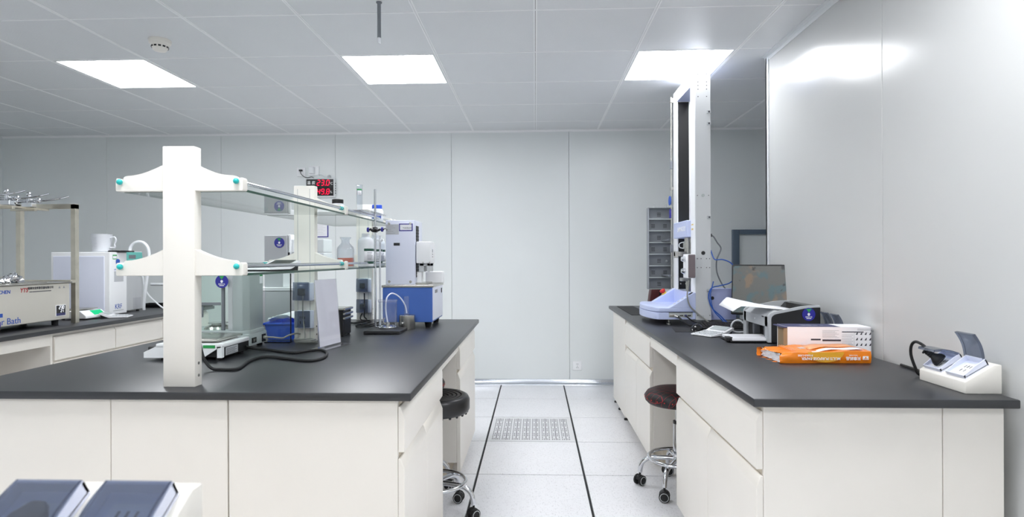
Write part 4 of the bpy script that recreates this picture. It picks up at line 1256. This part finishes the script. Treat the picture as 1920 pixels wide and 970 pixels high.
# printer
PX0, PY0 = 1.122, 2.888
t = thing('laser_printer', 'black and silver laser printer with blue round tag beside the carton', 'printer', (PX0, PY0, TOPZ))
Wp, Dp = .345, .245
side = [(0, .004), (0, .128)]
for k in range(6):
    a = PI - (PI / 2) * k / 5 * .85
    side.append((.034 + .034 * math.cos(a), .128 + .026 * math.sin(a)))
side += [(.10, .168), (.16, .180), (.20, .184), (Dp, .185), (Dp, .004)]
sin_ = [(min(max(x + .014, .014), Dp), z - (.010 if z > .1 else 0)) for x, z in side]
for y0, y1 in ((0, .012), (Wp - .012, Wp)):
    MB().prism(side, 'y', y0, y1, .002, 1).build('silver_arch', 'silver', t)
for y0, y1 in ((-.004, .004), (Wp - .004, Wp + .004)):
    MB().prism([(x, z) if z > .1 else (x, z) for x, z in sin_], 'y', y0, y1, .002, 1).build('side_panel', 'black', t)
m = MB(); m.box(.0, .014, .012, .045, .004, .13, .002, 1); m.box(.0, .014, Wp - .045, Wp - .012, .004, .13, .002, 1); m.box(.0, .014, .012, Wp - .012, .078, .13, .002, 1)
m.prism([(.002, .128), (.034, .152), (.05, .158), (.05, .14), (.012, .12)], 'y', .012, Wp - .012)
m.build('front_panel', 'silver', t)
MB().box(.05, Dp, .012, Wp - .012, .004, .13).build('chassis', 'black', t)
m = MB(); m.prism([(.05, .13), (.05, .156), (.10, .140), (.19, .150), (.215, .178), (Dp, .182), (Dp, .13)], 'y', .012, Wp - .012); m.build('output_tray', 'blackg', t)
m = MB(); m.box(-.001, 0, .06, .082, .122, .128); m.build('badge', 'inkd', t)
m = MB(); m.lathe([(0, 0), (.005, 0), (.005, .001), (0, .001)], n=14); m.rot(-PI / 2, 'Y').move((0, .175, .105)); m.build('logo', 'inkw', t)
m = MB()
for y in (.09, .24): m.box(.02, .05, y, y + .02, .02, .07)
m.build('paper_guide', 'tray', t)
tr = MB().box(-.170, .05, .02, .20, .003, .010, .002, 1).build('input_tray', 'black', t)
MB().box(-.182, -.155, .04, .09, .003, .026, .004, 2).build('tray_stop', 'black', tr)
round_tag(t, (.188, -.0045, .142), 0, .031)
m = MB()
tag(MB().box(-.160, .04, .028, .195, 0, .012, .0006, 1).build('paper_stack', 'paper', None, (PX0, PY0, TOPZ + .0102)), 'white paper lying in the open front tray of the printer', 'paper')
rows = []
for i in range(7):
    y = .05 + .22 * i / 6
    dzr = (i / 6 - 1) * .030
    rows.append([(.15, y, .160), (.09, y, .165 + dzr * .15), (.03, y, .176 + dzr * .35), (-.03, y, .189 + dzr * .6), (-.075, y, .199 + dzr * .8), (-.100, y, .206 + dzr), (-.112, y, .206 + dzr), (-.128, y, .192 + dzr * .8), (-.152, y, .166 + dzr * .5)])
tag(MB().grid(rows).build('printed_sheet', 'paper', None, (PX0, PY0, TOPZ), ang=80, solid=.0008), 'bent white sheet sticking out of the printer top', 'paper')
tag(MB().tube([(1.14, 3.252, .85), (1.115, 3.262, .872), (1.09, 3.27, .870), (1.075, 3.28, .845), (1.085, 3.29, .815), (1.11, 3.30, .8045), (1.15, 3.30, .8045)], .0045, 8).build('cable', 'milk'), 'short white cable bending down beside the far side of the printer', 'cable')
# mouse, pad, keyboard, calculator
tag(MB().box(-.095, .075, -.11, .12, 0, .002).build('mouse_pad', 'rubber', None, (.893, 3.43, TOPZ), math.radians(-8)), 'thin black mouse pad under the mouse on the right bench', 'mouse pad')
t = thing('computer_mouse', 'glossy black computer mouse on the mouse pad', 'mouse', (.918, 3.40, TOPZ + .0022), math.radians(60))
m = MB(); rows = []
for i in range(11):
    u = -1 + 2 * i / 10
    r_ = []
    for j in range(13):
        a = PI * j / 12
        wd = .031 * (1 - .45 * u * u) ** .5 * (1 if abs(u) < .99 else .3); hh = .036 * (1 - u * u) ** .5 * (1 + .18 * u) + .002
        r_.append((u * .055, -wd * math.cos(a), hh * math.sin(a)))
    rows.append(r_)
m.grid(rows); m._f([m.bm.verts.new((r_[0])) for r_ in rows] + [m.bm.verts.new(r_[-1]) for r_ in rows[::-1]])
m.build('shell', 'blackg', t, ang=80)
MB().lathe([(0, -.003), (.007, -.003), (.007, .003), (0, .003)], n=14).rot(PI / 2, 'X').move((.03, 0, .027)).build('wheel', 'silver', t)
t = thing('keyboard', 'black computer keyboard in front of the lavender rear box of the machine', 'keyboard', (1.105, 3.545, TOPZ), math.radians(86))
MB().prism([(-.062, 0), (.062, 0), (.062, .026), (-.062, .010)], 'y', -.128, .128, .003, 1).build('case', 'black', t)
m = MB()
for i in range(6):
    for j in range(14):
        x = -.056 + i * .0188; y = -.122 + j * .0174
        z = .0105 + (x + .062) / .124 * .016
        m.box(x, x + .015, y, y + .0145, z, z + .006, .0012, 1)
m.build('keys', 'rubber', t)['kind'] = 'stuff'
calc('white calculator with grey keys beside the printer tray', (.950, 3.205, TOPZ), math.radians(35), 1.2)

# carton
t = thing('toner_carton', 'long white printed toner carton with open end between printer and paper ream', 'carton', (1.248, 2.612, TOPZ), math.radians(-2))
L2 = .172
m = MB(); m.box(-L2, L2, -.058, -.055, 0, .130); m.box(-L2, L2, .055, .058, 0, .130); m.box(-L2, L2, -.058, .058, 0, .003); m.box(L2 - .003, L2, -.058, .058, 0, .130)
m.build('carton_walls', 'paper', t); t.scale = (1, 1, .90)
MB().box(-L2, L2, -.058, .058, .130, .133).build('carton_top', 'paper', t)
MB().box(-L2 + .002, -L2 + .005, -.055, .055, .003, .130).build('inner_flap', 'kraft', t)
m = MB(); m.box(-L2 - .0005, .045, -.0582, .0582, .1331, .1336); m.box(-L2 - .018, -L2, -.058, .058, .128, .1315); m.build('navy_print', 'navy', t)
m = MB()
for k in range(4): m.lathe([(0, .1336), (.014 - .002 * k, .1336), (.014 - .002 * k, .1340), (0, .1340)], (-.085 + k * .026, .0, 0), 14)
m.build('top_picture', 'inkg', t)
MB().prism([(-L2 - .014, -.050), (-L2 - .013, -.052), (-L2, -.0585), (-L2, -.056)], 'z', .0, .128).build('end_flap', 'kraft', t)
m = MB()
for (x0, x1, z0, z1) in ((-.028, .048, .066, .074), (.052, .14, .108, .112), (-.075, -.035, .07, .077)):
    m.box(x0, x1, -.0588, -.058, z0, z1)
for i in range(4):
    for k in range(3):
        x = .108 + i * .018; z = .045 + k * .026
        m.prism([(x, z), (x + .007, z), (x + .009, z + .012), (x + .005, z + .009)], 'y', -.0588, -.058)
m.build('dark_print', 'inkd', t)
m = MB()
for k in range(7):
    m.box(-.028, .04 - .008 * (k % 3), -.0586, -.058, .082 + k * .0055, .0832 + k * .0055)
    m.box(.052, .098 - .006 * (k % 2), -.0586, -.058, .050 + k * .0075, .0512 + k * .0075)
    m.box(.115, .17 - .01 * (k % 3), -.0586, -.058, .118 + (k % 2) * .006, .1192 + (k % 2) * .006)
m.box(.102, .1025, -.0586, -.058, .03, .108); m.box(.102, .178, -.0586, -.058, .1075, .108)
m.build('grey_print', 'inkg', t)
text('carton_text', 'hp', .012, 'inkd', t, (.176, -.0585, .115), F_CAM)

# paper ream in torn orange wrapper, upside down print
t = thing('paper_ream', 'torn orange ream wrapper of copy paper with upside-down print on the right bench', 'paper ream', (1.135, 2.445, TOPZ), math.radians(1))
m = MB(); nx = 24
def ream_z(x, y):     # collapsed towards the torn open end (-x)
    f = min(max((x + .19) / .25, 0), 1)
    return .036 + .012 * f + (1 - f) * .010 * math.sin(9 * y * 10 + x * 30) * .5 + .0015 * math.sin(x * 55 + y * 40)
x0, x1, y0, y1 = -.182, .172, -.092, .098
top = []; 
for j in range(13):
    y = y0 + (y1 - y0) * j / 12
    top.append([(x0 + (x1 - x0) * i / nx + (.018 * math.sin(j * 1.9) if i == 0 else 0), y, ream_z(x0 + (x1 - x0) * i / nx, y) + .0) for i in range(nx + 1)])
bot = [[(p[0], p[1], .001) for p in r_] for r_ in top]
def wob(i, k): return .004 * math.sin(i * 1.1 + k) * (1 - i / nx) + .0012 * math.sin(i * .8)
def sidewall(row, yy, s):
    rows = []
    for k in range(5):
        q = k / 4
        rows.append([(p[0], p[1] + s * (.004 * math.sin(PI * q) + wob(i, k * 2) * math.sin(PI * q)), p[2] * q + .001 * (1 - q)) for i, p in enumerate(row)])
    return rows
m.grid(top)
m.grid(sidewall(top[0], y0, -1)); m.grid(sidewall(top[-1], y1, 1))
m.grid(bot)
m.grid([[r_[-1] for r_ in bot], [r_[-1] for r_ in top]])
bmesh.ops.remove_doubles(m.bm, verts=m.bm.verts[:], dist=.0004)
m.build('wrapper', 'orange', t, ang=50)
m = MB(); rows = []
for k in range(9):
    a = -PI / 2 + PI * k / 8
    rows.append([(x0 + .012 - .016 * abs(math.sin(j * 1.3 + k)) * .6, y0 + (y1 - y0) * j / 10, .019 + .017 * math.sin(a)) for j in range(11)])
m.grid(rows).build('torn_end', 'paper', t, ang=30, solid=.001)
m = MB(); rows = []
for i in range(9):
    x = -.03 + .20 * i / 8
    rows.append([(x, -.02 + .002 * i + .085 * k / 4 + .02 * math.sin(i * .4), ream_z(x, 0) + .0025) for k in range(5)])
m.grid(rows).build('pale_print', 'orange2', t, ang=60, solid=.0004)
m = MB(); rows = []
for i in range(9):
    x = -.045 + .20 * i / 8
    rows.append([(x, -.085 + .022 * math.sin(PI * i / 10) + .03 * k / 3 * (1 + i / 10), ream_z(x, 0) + .0028) for k in range(4)])
m.grid(rows).build('white_print', 'paper', t, ang=60, solid=.0004)
m = MB(); m.box(-.07, -.045, -.02, .002, .0475, .0488); m.build('grey_stamp', 'silver', t)
m = MB()
for k in range(3): m.box(-.118 + k * .008, -.1155 + k * .008, -.06, .08, .045 + .001 * k, .0462 + .001 * k)
m.build('stripe', 'orange2', t)
m = MB(); m.prism([(-.075 + .07 * math.cos(a), .0455 - .040 * math.sin(a)) for a in [PI * k / 14 for k in range(15)]] + [(-.105 + .0 * k, .0455) for k in range(1)], 'y', y0 - .0075, y0 - .0065)
m.move((.07, 0, 0)); m.build('amber_print', 'amber', t)
UP = (PI / 2, PI, 0)
text('ream_text', 'MULTI PURPOSE PAPER', .0145, 'inkw', t, (-.025, y0 - .0095, .021), UP, bold=.0002)
text('ream_text', '多功能办公用纸', .0085, 'inkw', t, (-.085, y0 - .0095, .0335), UP)
text('ream_brand', '天章纸品', .0145, 'inkw', t, (.100, y0 - .0088, .022), UP, bold=.0003)
text('ream_brand', 'TANGO PAPER', .005, 'inkw', t, (.100, y0 - .0088, .0335), UP)
m = MB(); m.box(.136, .158, y0 - .0092, y0 - .0085, .016, .030); lg = m.build('ream_logo', 'inkw', t)
m = MB(); m.box(.139, .155, y0 - .0098, y0 - .0092, .0185, .021); m.box(.145, .149, y0 - .0098, y0 - .0092, .021, .0275); m.build('logo_mark', 'orange', lg)
# ------------------------------------------------------------------ far left bench
t = thing('water_bath', 'long beige metal water bath with digital display on the far left bench', 'water bath', (-3.03, 2.90, TOPZ))
MB().box(-.31, 0, 0, .83, .036, .268, .003, 1).build('tank', 'bath', t)
m = MB(); m.box(-.325, .012, -.012, .842, .268, .276, .003, 1); m.build('rim', 'steel', t)
m = MB()
for x in (-.26, -.05):
    for y in (.07, .77): m.lathe([(0, 0), (.018, 0), (.02, .036), (0, .036)], (x, y, 0), 14)
m.build('foot', 'rubber', t)
m = MB(); m.box(.0, .003, .715, .795, .058, .130, .001, 1); dp = m.build('display_frame', 'white', t)
MB().box(.003, .0036, .719, .791, .078, .127).build('display', 'blackg', dp)
MB().box(.003, .0036, .719, .791, .062, .078).build('key_strip', 'navy', dp)
for num, hh, xx, zz in (('230', .019, .0, .104), ('21', .015, .014, .083)):
    m = MB(); digits(num, hh, m, xx, zz, 0); m.rot(PI / 2, 'Z').move((.0046, .738, 0)); m.build('white_number', 'seg_w', dp)
text('water_bath_text', 'Water Bath', .052, 'inkb', t, (.0008, .34, .062), F_R)
MB().box(.0, .0008, .205, .345, .090, .112).build('blue_strip', 'inkb', t)
text('strip_text', '恒温水浴锅', .016, 'inkw', t, (.0012, .275, .101), F_R)
text('brand_text', 'LICHEN', .028, 'inkb', t, (.0008, .345, .232), F_R, shear=.15, bold=.0006)
text('yts_text', 'YTS', .036, 'inkr', t, (.0008, .485, .236), F_R, shear=.2, bold=.0006, sx=.9)
text('company_text', '惠州市宜泰斯仪器有限公司', .0165, 'inkd', t, (.0008, .605, .245), F_R, bold=.0003, sx=.95)
m = MB()
for k in range(16): m.box(0, .0008, .525 + k * .010, .532 + k * .010, .222, .228)
m.build('small_print', 'inkd', t)
m = MB(); m.prism([(.74, .236), (.756, .236), (.748, .250)], 'x', 0, .0008); m.prism([(.775, .236), (.791, .236), (.783, .250)], 'x', 0, .0008); m.build('symbol', 'inkg', t)
MB().box(-.28, -.04, .10, .70, .276, .280, .001, 1).build('lid', 'steel', t)
rt = round_tag(t, (.004, .292, .05), PI / 2, .034)
# crumpled foil
m = MB(); random.seed(5)
for (cx, cy, cz, rr) in ((0, 0, .02, .032), (.012, .035, .014, .026), (-.01, -.035, .012, .024), (.008, .01, .036, .020)):
    n0 = len(m.bm.verts)
    m.ball((cx, cy, cz), rr, 11)
    m.bm.verts.ensure_lookup_table()
    for v in m.bm.verts[n0:]:
        v.co += Vector((random.uniform(-1, 1), random.uniform(-1, 1), random.uniform(-1, 1))) * .009
        v.co.z = max(v.co.z, 0)
tag(m.build('foil_ball', 'chrome', None, (-3.12, 3.40, TOPZ + .281), ang=5), 'crumpled metal foil on the lid of the water bath', 'foil')

# stainless clamp frame over the bath
t = thing('clamp_frame', 'stainless steel frame standing over the water bath, carrying clamps', 'frame', (-3.05, 3.80, TOPZ))
for y in (0, -1.0):
    for x in (0, -.375):
        MB().box(x - .016, x + .016, y - .016, y + .016, 0, .785, .001, 1).build('upright', 'steelw', t)
    MB().box(-.391, .016, y - .016, y + .016, .755, .787, .001, 1).build('top_bar', 'steelw', t)
    MB().box(-.36, -.016, y - .012, y + .012, .262, .284, .001, 1).build('cross_bar', 'steelw', t)
rb = MB().box(-.205, -.175, -1.0, .0, .742, .754, .001, 1).build('long_rail', 'steelw', t)
for k, yy in enumerate((-.14, -.30, -.47, -.66)):
    m = MB(); m.box(-.225, -.155, yy - .02, yy + .02, .754, .785, .003, 1); m.cyl((-.19, yy, .775), (-.19, yy, .825), .013, n=12)
    c = m.build('clamp', 'chrome', t)
    m = MB(); m.tube([(-.20, yy + .01, .80), (-.10, yy + .03, .802), (-.03, yy + .05, .815), (.02, yy + .07, .832)], .0055, 8); m.build('clamp_handle', 'chrome', c)
    m = MB(); m.cyl((-.255, yy - .015, .79), (-.14, yy + .012, .797), .011, n=12); m.ball((-.26, yy - .016, .79), .017, 10); m.ball((-.135, yy + .013, .80), .016, 10); m.ball((-.19, yy, .838), .017, 10); m.build('clamp_knob', 'chrome', c)
    m = MB(); m.box(-.27, -.11, yy - .05, yy - .03, .728, .742, .001, 1); m.build('clamp_plate', 'steelw', c)
MB().box(-.02, .018, -.06, -.016, .266, .286).build('bath_hook', 'steelw', t)

# KRF cabinet
t = thing('nitrogen_analyser', 'white cabinet instrument with grey panel door and blue print on the far left bench', 'instrument', (-3.40, 4.375, TOPZ))
MB().box(-.23, .225, -.085, .10, .006, .475, .004, 1).build('cabinet', 'white', t)
dr = MB().box(-.21, .185, -.0895, -.085, .03, .445, .003, 1).build('door', 'lilacw', t)
m = MB()
for z in (.20, .395): m.lathe([(0, 0), (.011, 0), (.011, .008), (.006, .012), (0, .012)], (0, 0, 0), 14)
for i, v in enumerate(m.bm.verts): pass
m.bm.free()
for z in (.19, .40):
    k = MB().lathe([(0, 0), (.010, 0), (.010, .008), (.006, .012), (0, .012)], n=14).rot(PI / 2, 'X').move((-.02, -.0895, z)); k.build('door_knob', 'chrome', dr)
text('model_text', 'KRF', .052, 'inkb', t, (.2256, .005, .060), F_R, sx=.85)
MB().box(.2252, .2258, -.05, .06, .030, .033).build('underline', 'inkg', t)
MB().box(.2252, .2258, -.04, .06, .25, .33).build('rating_plate', 'label', t)
m = MB(); m.prism([(-.022, .39), (0, .355), (.022, .39), (.022, .415), (.0, .425), (-.022, .415)], 'x', .2252, .2258); m.build('drop_logo', 'inkb', t)
text('logo_text', 'CREATE FOR', .014, 'inkb', t, (.2256, .0, .342), F_R)
m = MB(); m.box(.2252, .2258, -.055, -.01, .42, .455); m.build('sticker', 'green', t); MB().box(.2257, .2262, -.052, -.013, .426, .446).build('sticker_face', 'paper', t)
t = thing('analyser_column', 'light grey unit with sloped teal control panel beside the white cabinet', 'instrument', (-3.40, 4.61, TOPZ))
MB().box(-.2, .165, -.125, .135, .012, .46, .004, 1).build('case', 'greyl', t)
MB().prism([(-.125, .40), (.135, .40), (.12, .485), (-.125, .485)], 'x', .13, .172, .003, 1).build('control_head', 'white', t)
MB().prism([(-.123, .405), (.130, .405), (.116, .478), (-.123, .478)], 'x', .172, .1735).build('teal_panel', 'tealp', t)
MB().box(.1735, .1745, -.04, .04, .425, .455).build('small_display', 'tray', t)
MB().box(.1655, .1665, .02, .115, .02, .11).build('rating_plate', 'label', t)
m = MB()
for x in (-.17, .14):
    for y in (-.10, .11): m.cyl((x, y, 0), (x, y, .013), .012, n=10)
m.build('foot', 'rubber', t)
tag(MB().tube([(-3.252, 4.62, 1.26), (-3.245, 4.62, 1.32), (-3.205, 4.62, 1.355), (-3.15, 4.62, 1.357), (-3.108, 4.62, 1.32), (-3.095, 4.62, 1.26), (-3.10, 4.62, 1.15), (-3.13, 4.63, 1.0), (-3.16, 4.65, .85), (-3.165, 4.66, .8125)], .012, 10).build('drain_hose', 'milk'), 'thick white hose arching over the teal control panel unit', 'hose')
tag(MB().tube([(-3.232, 4.70, 1.12), (-3.215, 4.72, 1.073), (-3.215, 4.735, 1.006), (-3.19, 4.745, .932), (-3.136, 4.75, .874), (-3.06, 4.75, .815), (-3.0, 4.74, .807), (-2.95, 4.70, .807)], .0065, 8).build('tube_line', 'milk'), 'thin white tube dropping from the grey unit to the worktop', 'tube')
t = thing('tap', 'white bench tap with horizontal arm at far end of the far left bench', 'tap', (-3.02, 4.98, TOPZ))
m = MB(); m.cyl((0, 0, 0), (0, 0, .03), .025, n=16); m.cyl((0, 0, .03), (0, 0, .235), .011, n=14); m.build('column', 'milk', t)
m = MB(); m.tube([(0, 0, .225), (-.08, -.02, .21), (-.2, -.03, .205), (-.28, -.03, .205)], .012, 10); m.build('arm', 'milk', t)
m = MB(); m.tube([(-.06, -.02, .225), (-.12, -.02, .22), (-.15, -.02, .17), (-.14, -.02, .09), (-.11, -.02, .03)], .005, 8); m.build('thin_hose', 'milk', t)
t = thing('drip_tray', 'low black tray at the far end of the far left bench', 'tray', (-3.13, 5.06, TOPZ))
m = MB(); m.box(-.33, .25, -.04, .11, 0, .004); m.box(-.33, .25, -.04, -.034, 0, .03); m.box(-.33, .25, .104, .11, 0, .03); m.box(-.33, -.324, -.04, .11, 0, .03); m.box(.244, .25, -.04, .11, 0, .03); m.build('tray', 'blackg', t)
# beaker
t = thing('plastic_beaker', 'translucent plastic measuring jug on top of the white cabinet', 'jug', (-3.30, 4.375, TOPZ + .4755))
MB().lathe([(0, .002), (.058, .002), (.062, .006), (.070, .132), (.072, .136), (.069, .136), (.060, .008), (0, .005)], n=36).build('body', 'frost', t)
m = MB(); m.tube([(.068, 0, .110), (.10, 0, .115), (.112, 0, .09), (.100, 0, .06), (.104, 0, .035), (.065, 0, .035)], .0055, 8); m.build('handle', 'frost', t)
m = MB(); m.prism([(-.066, -.02), (-.092, 0), (-.066, .02)], 'z', .118, .136); m.build('spout', 'frost', t)
m = MB()
for k in range(9): m.box(-.014 + .004 * (k % 2), .014, -.0665 - .0005 * k, -.066 - .0005 * k, .03 + k * .010, .031 + k * .010)
m.build('graduation', 'inkg', t)
tag(MB().prism([(-.06, -.08), (.06, -.08), (.07, 0), (.06, .08), (-.06, .08), (-.07, 0)], 'z', 0, .012, .003, 1).build('round_mat', 'blackg', None, (-3.205, 4.40 + .04, TOPZ + .4755)), 'flat black rubber mat beside the jug on the white cabinet', 'mat')
# small scale and calculator
t = thing('kitchen_scale', 'low white electronic scale with green display behind the steel upright', 'scale', (-3.20, 4.06, TOPZ))
MB().prism([(-.10, .008), (.10, .008), (.10, .028), (.06, .06), (-.10, .066)], 'x', -.10, .10, .004, 1).rot(-PI / 2, 'Z').build('case', 'white', t)
m = MB(); m.prism([(.062, .0595), (.098, .031), (.0985, .0318), (.0625, .0603)], 'x', -.08, .02); m.rot(-PI / 2, 'Z').build('display', 'led_g', t)
MB().box(-.10, .04, -.09, .09, .068, .074, .002, 1).build('pan', 'steel', t)
m = MB()
for x in (-.08, .08):
    for y in (-.08, .08): m.cyl((x, y, 0), (x, y, .010), .01, n=10)
m.build('foot', 'rubber', t)
calc('white calculator lying in front of the white cabinet on the far left bench', (-3.02, 4.145, TOPZ), math.radians(200), 1.15)

# ------------------------------------------------------------------ back wall, ceiling fittings
t = thing('climate_display', 'wall display with red digits for temperature and humidity', 'display', (-2.09, WY, 1.913))
MB().box(-.147, .147, -.034, 0, -.095, .095, .006, 2).build('housing', 'alu_w', t)
MB().box(-.134, .134, -.0365, -.034, -.080, .082, .001, 1).build('screen', 'blackg', t)
for num, zz in (('23.0', .022), ('49.8', -.064)):
    m = MB(); digits(num, .050, m, -.028, zz, -.0366, th=.16); m.build('red_number', 'seg_r', t)
text('display_text', '温 度', .036, 'inkw', t, (-.085, -.037, .045), F_CAM, bold=.0006)
text('display_text', 'temperature', .013, 'inkw', t, (-.085, -.037, .014), F_CAM)
text('display_text', '湿 度', .036, 'inkw', t, (-.085, -.037, -.038), F_CAM, bold=.0006)
text('display_text', 'humidity', .013, 'inkw', t, (-.085, -.037, -.067), F_CAM)
text('unit_text', '°C', .034, 'inkw', t, (.110, -.037, .038), F_CAM)
text('unit_text', '%', .034, 'inkw', t, (.110, -.037, -.045), F_CAM)
m = MB()
for k in range(5): m.box(.147, .149, -.026, -.010, -.06 + k * .024, -.048 + k * .024)
m.build('side_vent', 'black', t)
m = MB(); m.lathe([(0, 0), (.014, 0), (.014, .018), (.010, .028), (0, .032)], (.085, -.016, .095), 14); m.build('sensor_cap', 'silver', t)
t = thing('wall_socket', 'white wall socket with black plug above the red digit display', 'power socket', (-2.285, WY, 2.07))
MB().box(-.043, .043, -.009, 0, -.043, .043, .002, 1).build('plate', 'white', t)
MB().box(-.016, .016, -.03, -.009, .006, .022, .003, 1).build('plug', 'black', t)
t = thing('wall_socket', 'white wall socket with a square power adapter, right of the black plug', 'power socket', (-2.16, WY, 2.08))
MB().box(-.050, .055, -.02, 0, -.048, .045, .003, 1).build('plate', 'white', t)
MB().box(-.034, .014, -.06, -.02, -.030, .036, .006, 2).build('adapter', 'milk', t)
tag(MB().tube([(-2.285, WY - .028, 2.078), (-2.278, WY - .03, 2.05), (-2.25, WY - .028, 2.022), (-2.215, WY - .022, 2.012), (-2.18, WY - .02, 2.02), (-2.16, WY - .02, 2.012), (-2.15, WY - .016, 2.003)], .0032, 8).build('cord', 'rubber'), 'short black cord between wall plug and digit display', 'cord')
tag(MB().tube([(-2.12, WY - .03, 2.04), (-2.09, WY - .02, 2.045), (-2.06, WY - .012, 2.03), (-2.04, WY - .012, 2.012), (-2.035, WY - .012, 2.007)], .003, 8).build('cord', 'milk'), 'short white cord from the adapter to the digit display', 'cord')
t = thing('wall_socket', 'white five-hole wall socket low on the back wall above the skirting', 'power socket', (.403, WY, .18))
MB().box(-.043, .043, -.008, 0, -.043, .043, .003, 2).build('plate', 'white', t)
m = MB(); m.box(-.008, -.005, -.0086, -.008, .012, .022); m.box(.005, .008, -.0086, -.008, .012, .022); m.box(-.0015, .0015, -.0086, -.008, -.006, .002)
m.prism([(-.010, -.022), (-.007, -.022), (-.004, -.012), (-.007, -.012)], 'y', -.0086, -.008); m.prism([(.007, -.022), (.010, -.022), (.007, -.012), (.004, -.012)], 'y', -.0086, -.008)
m.build('slots', 'inkd', t)
t = thing('notice_frame', 'white notice in blue frame on the back wall, half hidden by the middle post', 'notice', (-2.13, WY, 1.505))
m = MB(); m.box(-.11, -.101, -.006, 0, -.075, .075); m.box(.101, .11, -.006, 0, -.075, .075); m.box(-.101, .101, -.006, 0, -.075, -.066); m.build('frame', 'tagblue2', t)
MB().box(-.101, .101, -.003, 0, -.066, .075).build('sheet', 'paper', t)
m = MB()
for k in range(7): m.box(-.08, .08 - .02 * (k % 2), -.0034, -.003, -.045 + k * .016, -.043 + k * .016)
m.build('print_line', 'silver', t)
t = thing('smoke_detector', 'round cream smoke detector on the ceiling near the left light panel', 'smoke detector', (-2.105, 3.243, CZ))
MB().lathe([(0, 0), (.056, 0), (.058, -.006), (.055, -.022), (.050, -.026)], n=36).build('base', 'post', t)
MB().lathe([(.050, -.024), (.048, -.030), (.034, -.058), (.030, -.062), (0, -.064)], n=36).build('head', 'post', t, ang=50)
for k in range(12):
    a = 2 * PI * k / 12
    m = MB(); m.box(.0415, .044, -.007, .007, -.046, -.036); m.rot(a, 'Z'); m.build('vent', 'black', t)
t = thing('hanging_sensor', 'thin dark rod with clear tip hanging from the ceiling', 'sensor', (-.746, 2.816, CZ))
MB().lathe([(0, 0), (.014, 0), (.014, -.004), (.010, -.008), (0, -.008)], n=20).build('ceiling_rose', 'tray', t)
MB().cyl((0, 0, -.004), (0, 0, -.172), .0088, n=16).build('rod', 'tray', t)
MB().lathe([(.0075, -.170), (.0075, -.196), (.005, -.2), (0, -.2)], n=16).build('clear_tip', 'frost', t)
